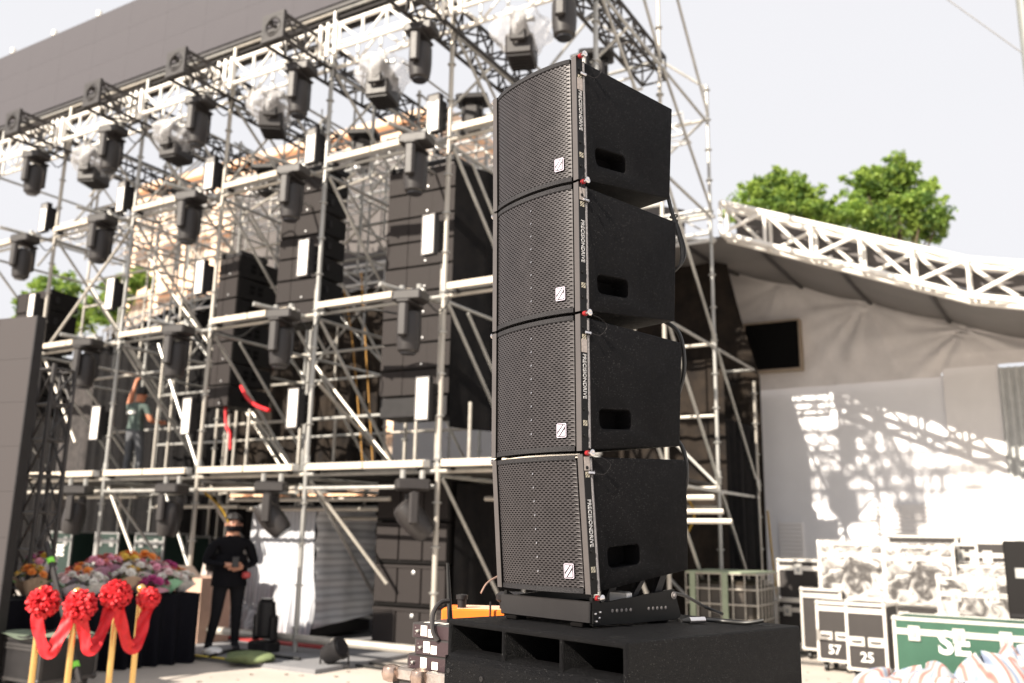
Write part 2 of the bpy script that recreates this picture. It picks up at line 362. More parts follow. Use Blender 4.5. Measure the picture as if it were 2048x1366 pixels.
# draped band of tarpaulin between wall top and sloping roof line
def tarp_top(u): return 6.70 - (u - 3.29) * 0.375 if u > 3.29 else 6.70 + (3.29 - u) * 0.12
def tarp_fn(s, t):
    u = 2.4 + 8.6 * s; zb = 4.28 + 0.012 * (u - 3) + (0.13 if u > 6.9 else 0); zt = tarp_top(u) + 0.10
    z = zb + (zt - zb) * t
    fold = 0
    for (cu_, cz, k) in ((4.2, 6.3, 1.0), (5.75, 5.75, 1.3), (7.3, 5.1, 1.2), (8.8, 4.65, 1.0)):
        dx, dz = u - cu_, z - cz; rr = math.hypot(dx, dz) + .25; th = math.atan2(dz, dx)
        fold += k * (math.sin(th * 7 + cu_ * 3 + 2.2 * math.sin(th * 3.1 + cu_)) + .5 * math.sin(th * 17 + cu_)) * 0.028 * math.exp(-rr * 0.8)
    y = DW - 0.12 - 0.10 * math.sin(math.pi * t) + fold + 0.012 * math.sin(u * 9 + z * 5 + 2 * math.sin(u * 2.3)) + 0.010 * math.sin(u * 3.7 - z * 7)
    return W(u, y, z)
tag(MB().grid(tarp_fn, 150, 34).build('wall_tarpaulin', M_TARP, smooth=60), 'wrinkled grey white tarpaulin hung between the white wall and the sloping roof', 'tarpaulin')
# dark square opening in the tarp, its shade a near-black solid block
P0 = W(3.62, DW - 0.42, 4.62)
op = thing('wall_opening', 'dark square opening with a thin wooden rim in the tarpaulin beside the scaffold', 'opening', P0, FA)
MB().box(0, 0.98, 0, 0.2, 0, 0.88).build('opening_shade', M_HOLLOW, op, smooth=0)
f = MB(); f.box(-.03, 1.01, -.02, .21, -.04, -.001).box(-.03, 1.01, -.02, .21, .881, .91).box(.981, 1.01, -.02, .21, 0, .88).box(-.03, -.001, -.02, .21, 0, .88)
f.build('opening_rim', mat('raw_wood', (0.30, 0.24, 0.18), 0.8), op, smooth=0)

# roof: sheets from front truss back to the wall line, held by ribs
DT = 4.6
def roof_z(u):
    if u < -7.8: return 6.45 - (-7.8 - u) * 0.27
    if u < 4.2: return 6.45
    if u < 7.6: return 6.45 - (u - 4.2) * 0.40
    return 5.09 - (u - 7.6) * 0.26
rf = thing('stage_roof', 'grey fabric stage roof sloping down over the white wall', 'roof', (0, 0, 0))
ribs_u = [2.1, 3.35, 4.55, 5.75, 7.0, 8.3, 9.6, 11.0]
def roofP(u, t):
    zf = roof_z(u) - 0.02; zb = tarp_top(u); sag = -0.06 * math.sin(math.pi * t)
    return W(u + 0.1 * t, DT + 0.25 + (DW + 0.25 - DT - 0.25) * t, zf + (zb - zf) * t + sag)
for a, b in zip(ribs_u[:-1], ribs_u[1:]):
    MB().grid(lambda s, t: roofP(a + (b - a) * s, t) + Vector((0, 0, 0.05 * -math.sin(math.pi * s))), 8, 10).build('roof_sheet', M_ROOF, rf, smooth=60)
for u_ in ribs_u: MB().path([roofP(u_, k / 8) + Vector((0, 0, -.03)) for k in range(9)], 0.035, 6).build('roof_rib', M_BTRUSS, rf)
MB().grid(lambda s, t: W(2.4 + (11 - 2.4) * s, DT + 3.4 + 0.9 * t, tarp_top(2.4 + 8.6 * s) + 0.05 + 0.5 * t), 8, 2).build('roof_valance', M_ROOF, rf)
# front fascia of fabric standing up behind the truss
MB().grid(lambda s, t: W(4.3 + 7.0 * s, DT + 0.3, roof_z(4.3 + 7 * s) - 0.05 + 0.40 * t), 24, 2).build('roof_fascia', M_ROOFD, rf)
# the tall dark gable behind the hung speakers
def gable(s, t):
    u = -7.6 + 11.0 * s; zt = 9.2 + (u + 7.6) * .35 if u < -5.7 else (9.87 - (u + 5.7) * .10 if u < -3.1 else 9.6 - (u + 3.1) * .40)
    return W(u, DT + 0.45 + 0.06 * math.sin(u * 5), 6.45 + (zt - 6.45) * t)
MB().grid(gable, 40, 4).build('roof_gable', M_ROOFD, rf)

# ---- box truss builder
def truss(root, pts, sz, m, rc=0.024, rl=0.014, step=0.45, faces=(0, 1, 2, 3), split=True, h=None, side=None, name_l='lacing_bar'):
    """pts: world polyline of the lower front chord; sz depth (away), h height"""
    h = h or sz; sv = (FMAT.to_3x3() @ Vector((0, 1, 0))) * sz if side is None else Vector(side) * sz
    offs = [Vector((0, 0, 0)), Vector((0, 0, h)), sv + Vector((0, 0, h)), sv]
    lac = MB(); inv = root.matrix_basis.inverted()
    for a, b in zip(pts[:-1], pts[1:]):
        a, b = Vector(a), Vector(b); n = max(1, round((b - a).length / step))
        for o in offs: bar('chord', inv @ (a + o), inv @ (b + o), rc, m, root)
        for fidx in faces:
            o1, o2 = offs[fidx], offs[(fidx + 1) % 4]
            for k in range(n + 1):
                p = a.lerp(b, k / n); q = a.lerp(b, min(1, (k + 1) / n))
                if split: bar(name_l, inv @ (p + o1), inv @ (p + o2), rl, m, root, 6)
                else: lac.tube(inv @ (p + o1), inv @ (p + o2), rl, 5)
                if k < n:
                    s1, s2 = (o1, o2) if k % 2 == 0 else (o2, o1)
                    if split: bar(name_l, inv @ (p + s1), inv @ (q + s2), rl, m, root, 6)
                    else: lac.tube(inv @ (p + s1), inv @ (q + s2), rl, 5)
    if not split: struct(lac.build('lacing', m, root), 'stuff')
rt = thing('roof_truss', 'long white box truss carrying the front edge of the stage roof', 'truss', W(4.2, DT, 0), FA)
truss(rt, [W(4.2, DT - .2, 6.27), W(7.62, DT - .2, 4.83), W(11.4, DT - .2, 3.95)], 0.36, M_WTRUSS, 0.048, 0.03, 0.78, faces=(0, 1, 2, 3), h=0.52)
rt2 = thing('roof_truss', 'grey aluminium truss seen level between the hanging speakers, low at its left end', 'truss', W(-7.9, DT, 0), FA)
truss(rt2, [W(-11.2, DT - .2, 5.85), W(-7.9, DT - .2, 6.42), W(4.0, DT - .2, 6.30)], 0.36, M_ALU, 0.032, 0.016, 0.6, faces=(0, 1, 3), h=0.40)

# ================================================================== SCAFFOLD
UC = [-8.55, -6.43, -4.3, -2.2, -0.12, 2.0, 4.1]; DR = [0.0, 2.1, 4.2, 6.3]; ZL = [2.28, 4.45, 6.55, 8.15]
scf = thing('scaffold', 'tall galvanised tube scaffold of many bays filling the background behind the speaker stack', 'scaffold', FO, FA)
def post_top(u, d):
    if u > 4: return 11.4 if d < 3 else (8.75 if d < 5 else 4.2)
    if d == 0: return 9.05
    return 8.75 if d < 3 else (8.6 if d < 5 else 4.6)
cup = MB(); 
for i in range(12):
    a0 = i * math.pi / 6
cup.lathe([(0.026, -.012), (0.058, -.010), (0.060, .004), (0.030, .014)], n=10); CUP = cup.mesh('rosette', M_GALV)
for u_ in UC:
    for d_ in DR:
        if d_ > 5 and u_ < -4.5: continue
        top = post_top(u_, d_); z0 = 0.0 if d_ > 0 or u_ > 1 else 0.05
        o = bar('post', (u_, d_, z0), (u_, d_, top), 0.027 if d_ > 0 else 0.032, M_GALVW if (UC.index(u_) + DR.index(d_)) % 2 else M_GALV, scf, 10)
        rb = MB(); z = 0.35
        while z < top:
            rb.lathe([(0.030, -.012), (0.056, -.010), (0.058, .006), (0.032, .014)], c=(u_, d_, z), n=8)
            if abs((z - 0.35) % 2.2 - 2.0) < .1: rb.tube((u_, d_, z - .1), (u_, d_, z + .1), 0.040, 8)
            z += 0.52
        rb.tube((u_, d_, 0), (u_, d_, 0.015), 0.08, 8)
        struct(rb.build('coupler_rings', M_GALV, scf), 'stuff')
        if u_ == 2.0 and d_ == 0 or u_ == -0.12 and d_ == 0:      # doubled lower standards
            for z1, z2 in ((2.3, 4.4), (4.4, 5.0)): bar('spigot', (u_ - 0.07, d_ + .05, z1), (u_ - 0.07, d_ + .05, z2 - .1), 0.026, M_GALVW, scf)
    for d_ in DR[:2]: pass
# ledgers along the front and rear rows
for ri, d_ in enumerate(DR):
    for i in range(len(UC) - 1):
        a, b = UC[i], UC[i + 1]
        if d_ > 5 and a < -2.5: continue
        zs = {0: [0.22, 2.10, 2.28, 4.45, 6.55, 9.05], 1: [0.3, 2.28, 3.35, 4.45, 6.0, 6.55, 8.15], 2: [2.0, 2.28, 3.35, 4.45, 6.55, 8.15], 3: [2.28, 4.4]}[ri]
        for z in zs:
            if a > 1 and z in (0.22, 0.3, 2.10): continue
            if ri == 0 and z == 0.22 and not (-2.3 < a < 1): continue
            r = 0.026 if z != 0.22 else 0.05
            bar('ledger', (a + .03, d_, z), (b - .03, d_, z), r, M_GALVW if (i + ri) % 2 or z == 0.22 else M_GALV, scf)
# lower service tubes behind the front row at about two metres
for (z, d_, a, b) in ((1.98, 0.5, -2.1, 0.9), (1.86, 0.9, -2.1, 0.85), (1.74, 1.3, -2.2, 0.7), (1.98, .6, 2.3, 5.2), (1.84, .9, 2.3, 5.2), (1.74, 1.2, 2.3, 5.2), (2.05, .7, -6.3, -4.4), (1.9, .9, -4.2, -2.3)):
    bar('ledger', (a, d_, z), (b, d_, z), 0.03, M_GALVW, scf)
# transoms and sloping side braces of every frame
for i, u_ in enumerate(UC):
    for a, b in zip(DR[:-1], DR[1:]):
        if b > 5 and u_ < 4: continue
        for z in ZL + ([10.3] if u_ > 4 else []):
            if b > 3 and z > 10: continue
            if b > 5 and z > 4.5: continue
            bar('transom', (u_, a, z - .05), (u_, b, z - .05), 0.024, M_GALV, scf)
        for z1, z0 in zip([4.45, 6.55, 8.15] + ([10.3] if u_ > 4 else []), [2.28, 4.45, 6.55, 8.15]):
            if b > 5 and z1 > 4.5: continue
            if u_ < -5 and z0 > 6: continue
            bar('side_brace', (u_ + .03, a + .05, z1 - .08), (u_ + .03, b - .05, z0 + .05), 0.023, M_GALV, scf)
            if i % 2 and b < 3: bar('side_brace', (u_ - .03, a + .6, z1 - .08), (u_ - .03, b + .5, z0 + .05), 0.021, M_GALV, scf)
        if u_ > -5: bar('side_brace', (u_ + .03, a + .05, 2.2), (u_ + .03, b - .05, 0.1), 0.023, M_GALV, scf)
# face braces in the planes of the rows
fb = [(-3.4, .04, 4.35, -2.25, .04, 2.4), (-0.05, 0.05, 3.5, 0.02, 1.9, 2.35), (-6.4, 2.1, 6.5, -4.3, 2.1, 4.5), (-6.4, 2.1, 6.5, -4.3, 2.1, 8.1), (-4.3, 2.1, 8.1, -2.2, 2.1, 6.6), (-4.3, 2.1, 4.5, -2.2, 2.1, 6.5),
      (-8.5, 2.1, 8.1, -6.4, 2.1, 6.6), (-6.4, 2.1, 4.45, -8.5, 2.1, 6.5), (-2.2, 4.2, 6.5, -0.1, 4.2, 8.1), (-2.2, 4.2, 8.1, -4.3, 4.2, 6.6), (-6.4, 4.2, 4.5, -4.3, 4.2, 2.3), (-4.3, 4.2, 6.5, -6.4, 4.2, 8.1),
      (-0.1, 4.2, 6.5, 2.0, 4.2, 8.1), (2.0, 2.1, 8.1, 4.1, 2.1, 6.6), (2.0, 4.2, 6.6, 4.1, 4.2, 8.2), (2.0, 2.1, 8.2, 4.1, 2.1, 10.2), (2.0, 0, 8.3, 4.1, 0, 10.2), (4.1, 4.2, 8.7, 2.0, 4.2, 10.6),
      (2.0, 4.2, 4.4, 4.1, 4.2, 2.3), (2.0, 6.3, 4.35, 4.1, 6.3, 2.3), (2.0, 4.2, 2.2, 4.1, 4.2, 0.2), (-4.3, 0.05, 6.5, -6.4, .05, 4.5), (-8.5, 0.05, 4.4, -6.45, 0.05, 2.3), (-6.45, .1, 4.4, -5.3, .1, 2.9),
      (-2.2, 2.1, 4.4, -0.12, 2.1, 2.35), (-4.3, 2.1, 4.4, -2.2, 2.1, 2.3), (-3.0, 0.05, 2.2, -2.2, .05, 0.9), (-0.12, 0.1, 2.2, 0.75, 0.7, 0.9), (-4.3, .06, 2.2, -2.9, .06, .35)]
for (a, b, c, d_, e, f_) in fb: bar('face_brace', (a, b, c), (d_, e, f_), 0.024, M_GALVW if a % 2 > 1 else M_GALV, scf)
# extra short standards standing on the deck
for (u_, d_, z0, z1) in ((-2.7, 3.4, 2.3, 3.6), (0.9, 1.0, 2.3, 3.05), (1.65, 1.2, 2.3, 3.3), (-3.1, 1.3, 2.3, 3.4), (-2.65, 1.3, 2.3, 3.45), (-4.75, 1.2, 2.3, 5.2), (-3.6, 1.9, 2.3, 6.4), (-5.3, 1.9, 2.3, 7.2), (-1.1, 2.4, 0.1, 2.2), (-5.9, 1.5, .1, 2.2), (-3.2, 1.5, .1, 2.2), (-7.3, 2.6, 2.3, 8.0), (-1.0, 0.75, 2.3, 3.2), (-0.85, .75, 2.3, 3.2)):
    bar('short_post', (u_, d_, z0), (u_, d_, z1), 0.025, M_GALVW, scf)
for i in range(len(UC) - 1):
    um = (UC[i] + UC[i + 1]) / 2
    bar('mid_post', (um + .1, 2.1, 4.5), (um + .1, 2.1, 8.6), 0.019, M_GALV, scf)
    bar('mid_post', (um - .25, 4.2, 4.5), (um - .25, 4.2, 8.9), 0.019, M_GALVW, scf)
    bar('face_brace', (UC[i], 1.0, 6.6), (UC[i + 1], 1.0, 8.1), 0.021, M_GALV, scf)
    bar('face_brace', (UC[i + 1], 2.15, 6.6), (UC[i], 2.15, 8.7), 0.021, M_GALVW, scf)
    if i < 3: bar('face_brace', (UC[i + 1], 4.15, 4.6), (UC[i], 4.15, 6.5), 0.021, M_GALV, scf); bar('face_brace', (UC[i], 4.25, 4.6), (UC[i + 1], 4.25, 6.5), 0.021, M_GALV, scf)
for u_ in (UC[1], UC[2], UC[3]):
    bar('side_brace', (u_ + 1, .1, 8.1), (u_ + .9, 2.0, 6.6), 0.02, M_GALV, scf); bar('transom', (u_ + 1, 0, 6.5), (u_ + 1, 4.2, 6.5), 0.02, M_GALV, scf); bar('transom', (u_ + 1, 0, 8.05), (u_ + 1, 4.2, 8.05), 0.02, M_GALV, scf)
random.seed(31)
for k in range(46):
    u_ = rnd(-8.6, 1.2); d_ = rnd(.8, 4.0); z = rnd(6.2, 8.6)
    if k % 3 == 0: bar('transom', (u_, d_ - .8, z), (u_, d_ + 1.2, z), .018, M_GALV, scf, 6)
    elif k % 3 == 1: bar('face_brace', (u_, d_, z), (u_ + rnd(1, 2), d_, z + rnd(-1.2, 1.2)), .018, M_GALVW, scf, 6)
    else: bar('short_post', (u_, d_, z - .9), (u_, d_, z + .7), .02, M_GALV, scf, 6)
random.seed(7)
# protruding tubes that hold the lamps, and bright bar fixtures on the ledgers
for u_ in UC[1:]:
    for z in (4.45, 6.55): bar('outrigger_tube', (u_ - .16, .1, z - .02), (u_ - .42, -.75, z + .03), 0.03, M_GALV, scf, 12)
# deck boards on the first lift
for i in range(len(UC) - 1):
    for k in range(7):
        a, b = UC[i], UC[i + 1]; d0 = 0.12 + k * 0.57
        MB().box(a + .04, b - .04, d0, d0 + 0.545, 2.305, 2.345).build('deck_board', M_DECK, scf, smooth=0)
# ribs of cable hanging
# ================================================================== WHITE FRONT TRUSS, DARK ARMS, BIG SCREEN
tf = thing('lighting_truss', 'long white box truss across the top front of the scaffold, lamps below it', 'truss', W(-8.6, 0, 8.2), FA)
truss(tf, [W(-8.6 + i * 2.11, -0.30, 8.20) for i in range(7)] + [W(5.4, -0.30, 8.20)], 0.40, M_WTRUSS, 0.032, 0.022, 0.42, faces=(0, 2), h=0.38)
for i, u_ in enumerate(UC[1:]):
    o = MB()
    for k in (-.14, 0, .14): o.tube((u_ + .2 + k + 8.6, -.34, -.1), (u_ + .2 + k + 8.6, -.34, .42), 0.03, 8)
    o.build('joint_posts', M_WTRUSS, tf)
tg = thing('lighting_truss', 'thin grey truss inside the scaffold behind the white truss, nearer one', 'truss', W(-9, 1.6, 7.4), FA)
truss(tg, [W(-9.0, 1.6, 7.35), W(3.9, 1.6, 7.35)], .36, M_ALU, .022, .012, .40, faces=(0, 3), split=False, h=.36)
tg = thing('lighting_truss', 'thin grey truss deep inside the scaffold, farther one', 'truss', W(-10, 3.6, 7.5), FA)
truss(tg, [W(-10.5, 3.6, 7.7), W(3.9, 3.6, 7.7)], .36, M_ALU, .022, .012, .40, faces=(0, 3), split=False, h=.36)
ordn = ['first', 'second', 'third', 'fourth', 'fifth', 'sixth', 'seventh']
arm0 = None
nside = FMAT.to_3x3() @ Vector((1, 0, 0))
for i, (u_, l) in enumerate(((-6.55, 4.2), (-4.38, 4.2), (-2.4, 4.2), (-0.42, 4.2), (1.75, 4.2), (3.7, 3.6))):
    rtm = thing('box_truss', ['', '', '', '', '', ''][i] + 'black box truss arm jutting forward below the big screen, %s from the left' % ordn[i], 'truss', W(u_ - .06, -1.0, 8.14), FA, 'black truss arms along the top of the scaffold')
    truss(rtm, [W(u_ - .06, -1.0, 8.12), W(u_ - .06, -1.0 + l, 8.12)], 0.36, M_BTRUSS, 0.026, 0.017, 0.40, faces=(0, 1, 2, 3), split=False, h=0.36, side=nside)
    e = MB()
    e.box(-.025, .385, -.03, .02, -.025, .03).box(-.025, .385, -.03, .02, .33, .385).box(-.025, .03, -.03, .02, .031, .329).box(.33, .385, -.03, .02, .031, .329)
    for (cx, cz) in ((.03, .03), (.33, .03), (.03, .33), (.33, .33)):
        sx = 1 if cx < .1 else -1; sz_ = 1 if cz < .1 else -1
        e.prism([(cx, -.028, cz), (cx + sx * .11, -.028, cz), (cx, -.028, cz + sz_ * .11)], (0, 0, 0), (0, .045, 0))
    e.path([(.18 + .13 * math.cos(k * .4488), -.025, .18 + .13 * math.sin(k * .4488)) for k in range(15)], .018, 6)
    e.build('end_frame', mat('end_frame_grey', (0.032, 0.029, 0.029), .5, .0), rtm)
bs = thing('led_screen', 'huge dark grey video screen along the top left above the scaffold', 'screen', W(-13, 0.0, 9.2), FA)
pm = MB().box(0.001, 0.999, 0, 0.09, 0.001, 0.519).mesh('screen_panel', M_SCREEN, 0)
for i in range(15):
    for k in range(3): link('screen_panel', pm, bs, Matrix.Translation((i * 1.0, 0, k * 0.52)))
tb = MB()
for a in range(15): tb.box(a + .02, a + .98, .1, .5, -.07, -.02)
MB().box(0, 15, -.05, .5, -.13, -.072).build('screen_base_rail', M_BTRUSS, bs)
for k in range(9): MB().lathe([(.001, 0), (.05, .02), (.05, .12), (.001, .15)], c=(2.9 + k * 1.36, .04, 1.56)).build('hoist_cap', M_PANELW, bs)
bt = thing('screen_support_truss', 'thin black truss under the bottom edge of the big screen', 'truss', W(-13, .1, 9.0), FA)
truss(bt, [W(-13, .05, 8.98), W(2.4, .05, 8.98)], .3, M_BTRUSS, .018, .010, .35, faces=(0, 3), split=False, h=.12)

# ================================================================== LAMPS
def make_head(label):
    """moving head lamp hanging lens-down: origin at the clamp"""
    r = thing('moving_head_lamp', label, 'stage lamp', (0, 0, 0), 0, 'black moving head lamps hung on the scaffold')
    b = MB().cbox(-.17, .17, -.13, .13, -.16, -.04, .02); b.build('lamp_base', M_LAMP, r)
    c = MB().tube((-.1, 0, -.04), (-.1, 0, .03), .03, 8).tube((.1, 0, -.04), (.1, 0, .03), .03, 8).box(-.16, .16, -.03, .03, -.045, -.02); c.build('clamp', M_GALV, r)
    for s in (-1, 1):
        MB().cbox(-.055, .055, s * .165 - .035, s * .165 + .035, -.56, -.19, .022).build('yoke_arm', M_LAMP, r)
    MB().cbox(-.075, .075, -.2, .2, -.20, -.162, .012).build('yoke_crossbar', M_LAMP, r)
    h = MB().lathe([(.05, -.24), (.105, -.27), (.128, -.33), (.130, -.50), (.124, -.60), (.112, -.68), (.085, -.70)], n=16); hd = h.build('lamp_head', M_LAMP, r)
    MB().lathe([(.080, -.716), (.083, -.7005), (.001, -.699)], n=16).build('lens', M_LENS, hd)
    MB().path(curve_pts([(.12, .12, -.10), (.26, .16, -.24), (.34, .22, -.12), (.30, .30, .04)], 5), .009, 5).build('lamp_cable', M_CABLE, r)
    MB().path(curve_pts([(-.06, .10, -.05), (-.02, .20, -.16), (.06, .24, .03)], 5), .004, 5).build('safety_wire', M_GALV, r)
    return r
rowname = {6: 'top', 5: 'second', 4: 'third', 3: 'bottom'}
postname = ['far left', 'second', 'third', 'fourth', 'fifth', 'sixth']
hm = make_head('black moving head lamp at the left edge, top row under the white truss'); HT = tree_of(hm)
def headM(u, d, z, rz=0.0, s=1.0, tilt=0.0): return FMAT @ Matrix.Translation((u, d, z)) @ Matrix.Rotation(rz, 4, 'Z') @ Matrix.Rotation(tilt, 4, 'Y') @ Matrix.Scale(s, 4)
first = True
for zi, (z, rn) in enumerate(((8.10, 'top row'), (6.50, 'second row'), (4.45, 'third row'))):
    for i, u_ in enumerate(UC[1:]):
        lab = 'black moving head lamp, %s, on the %s scaffold post from the left' % (rn, 'first second third fourth fifth sixth'.split()[i])
        M = headM(u_ - .22, -.40, z + .04 - (0.05 if zi == 0 else 0), R_(13), 1.16)
        if first: hm.matrix_local = M; hm['label'] = lab; first = False
        else: dup(hm, lab, M=M, ch=HT)
# lower row: two tilted, two hanging behind the flowers
def make_tilted(label, tilt):
    r = thing('moving_head_lamp', label, 'stage lamp', (0, 0, 0), 0, 'black moving head lamps hung on the scaffold')
    MB().cbox(-.17, .17, -.13, .13, -.16, -.04, .02).build('lamp_base', M_LAMP, r)
    [MB().tube((q_, 0, -.04), (q_, 0, .05), .03, 8).build('clamp', M_GALV, r) for q_ in (-.1, .1)]
    for s in (-1, 1): MB().cbox(-.05, .05, s * .165 - .03, s * .165 + .03, -.5, -.17, .02).build('yoke_arm', M_LAMP, r)
    A = Matrix.Translation((0, 0, -.42)) @ Matrix.Rotation(tilt, 4, 'Y')
    h = MB().lathe([(.05, .17), (.105, .15), (.135, .06), (.14, -.08), (.125, -.2), (.11, -.24)], n=16); hd = h.build('lamp_head', M_LAMP, r, A)
    MB().lathe([(.09, -.255), (.095, -.24), (.001, -.238)], n=16).build('lens', M_LENS, hd)
    return r
for (u_, tl, rz, lab) in ((-4.5, .1, 30, 'black moving head lamp low behind the flowers, near the truss tower'), (-2.35, .05, 10, 'black moving head lamp hanging low above the green cases'),
                       (-0.42, -.75, 30, 'black moving head lamp tilted down in front of the striped wrapped crate'), (1.85, -.8, 45, 'black moving head lamp tilted down in front of the ground subwoofers')):
    r = make_tilted(lab, tl); r.matrix_local = headM(u_, -.3, 2.22, R_(rz), 1.15)
# covered fixtures under the top truss
def make_covered(label, rz):
    r = thing('covered_lamp', label, 'stage lamp', (0, 0, 0), 0, 'stage lamps wrapped in clear polythene')
    MB().tube((0, 0, -.08), (0, 0, .08), .04, 8).box(-.16, .16, -.03, .03, -.1, -.06).build('clamp', M_GALV, r)
    MB().cbox(-.10, .10, -.30, -.24, -.52, -.16, .02).cbox(-.10, .10, .24, .30, -.52, -.16, .02).box(-.06, .06, -.27, .27, -.16, -.11).build('yoke', M_LAMP, r)
    b = MB().cbox(-.17, .17, -.22, .22, -.66, -.36, .03).build('lamp_body', M_LAMP, r)
    for k in range(6): MB().box(-.15, .15, -.20 + k * .07, -.18 + k * .07, -.675, -.6605).build('cooling_fin', M_BSTEEL, b)
    def sh(s, t):
        a = 2 * math.pi * s; rr = (.20 + .16 * math.sin(math.pi * min(1, t * 1.15)) ** .7) * (1 + .10 * math.sin(a * 7 + t * 9) + .06 * math.sin(a * 13 + t * 5))
        return Vector((rr * math.cos(a), rr * 1.05 * math.sin(a), -.02 - .52 * t + .02 * math.sin(a * 5)))
    MB().grid(sh, 48, 12).build('polythene_cover', M_POLY, r, smooth=60)
    return r
for i, (u_, rz) in enumerate(((-5.75, 20), (-3.58, 10), (-1.40, 35), (0.72, 15), (2.98, 20))):
    r = make_covered('plastic bagged stage lamp under the white truss, %s of five from the left' % ordn[i], rz)
    r.matrix_local = headM(u_, .15, 8.16, R_(rz), 1.05)
# dark lamps standing deeper inside
for (u_, d_, z, lab) in ((-7.2, 1.5, 7.7, 'small black lamp with a wide base deeper in the scaffold, farthest left'), (-5.1, 1.6, 7.75, 'small black lamp with a wide base deeper in the scaffold, above the peach building edge'),
                         (-3.0, 1.6, 7.8, 'small black lamp with a wide base hanging before the peach building'), (-0.75, 1.5, 7.9, 'small black lamp with a wide base behind the fourth scaffold post'), (1.35, 1.5, 8.0, 'small black lamp with a wide base behind the fifth scaffold post'),(3.45, 1.4, 8.1, 'small black lamp with a wide base above the loudspeaker column')):
    r = thing('wash_lamp', lab, 'stage lamp', W(u_, d_, z), FA + .4, 'small black lamps deeper in the scaffold')
    MB().cbox(-.24, .24, -.17, .17, -.10, 0, .02).build('lamp_base', M_BSTEEL, r)
    MB().box(-.16, -.12, -.05, .05, -.38, -.101).box(.12, .16, -.05, .05, -.38, -.101).build('yoke', M_BSTEEL, r)
    MB().cbox(-.118, .118, -.13, .13, -.55, -.16, .04).build('lamp_head', M_LAMP, r)
# blinder panels on the posts
def make_panel():
    r = thing('blinder_lamp', '', 'stage lamp', (0, 0, 0), 0, 'narrow white fronted blinder lamps on the posts')
    MB().box(-.10, .10, -.03, .05, -.27, .27).build('housing', M_BSTEEL, r)
    f = MB().box(-.10, -.083, -.045, -.031, -.27, .27).box(.083, .10, -.045, -.031, -.27, .27).box(-.082, .082, -.045, -.031, .252, .27).box(-.082, .082, -.045, -.031, -.27, -.252); f.build('front_frame', mat('frame_grey', (.20, .19, .19), .5), r)
    MB().box(-.0825, .0825, -.040, -.0305, -.2515, .2515).build('diffuser', M_PANELW, r, smooth=0)
    b = MB().box(.03, .09, .051, .16, -.2, .2).tube((0, .05, -.05), (0.15, .16, -.05), .02, 6).tube((0, .05, .08), (.15, .16, .08), .02, 6); b.build('bracket', M_BSTEEL, r)
    return r
pn = make_panel(); PT = tree_of(pn); first = True
for (z, rn) in ((6.90, 'top row'), (5.24, 'middle row'), (3.15, 'bottom row')):
    for i, u_ in enumerate(UC[1:]):
        lab = 'narrow white fronted blinder lamp, %s, on the %s scaffold post from the left' % (rn, 'first second third fourth fifth sixth'.split()[i])
        M = headM(u_ - .15, -.14, z, R_(rnd(-4, 4)), .98)
        if first: pn.matrix_local = M; pn['label'] = lab; first = False
        else: dup(pn, lab, M=M, ch=PT)
# white bar lights lying along the ledgers
bl0 = None
for (z, rn) in ((4.53, 'third level'), (6.63, 'second level'), (2.36, 'deck level')):
    for i in range(len(UC) - 1):
        a, b = UC[i] + .12, UC[i + 1] - .42
        if z < 3: b = UC[i + 1] - .12
        lab = 'pale bar light lying on the ledger at %s, bay %s from the left' % (rn, ordn[i])
        if z < 3: lab = 'pale bar light along the deck edge, bay %s from the left' % ordn[i]
        r = thing('bar_light', lab, 'bar light', W(a, -.09, z), FA, 'pale bar lights lying along the scaffold ledgers')
        L_ = b - a; n = 2
        MB().box(0, L_, -.02, .08, -.03, .055).build('bar_housing', M_ALU, r)
        for k in range(n):
            MB().cbox(.01 + k * L_ / n, (k + 1) * L_ / n - .01, -.05, -.021, -.035, .05, .004).build('diffuser', mat('bar_diffuser', (.56, .49, .40), .5, var=.06), r)
        [MB().box(q_, q_ + .04, -.03, .085, -.075, -.036).build('bar_clamp', M_BSTEEL, r) for q_ in (.1, L_ - .14)]

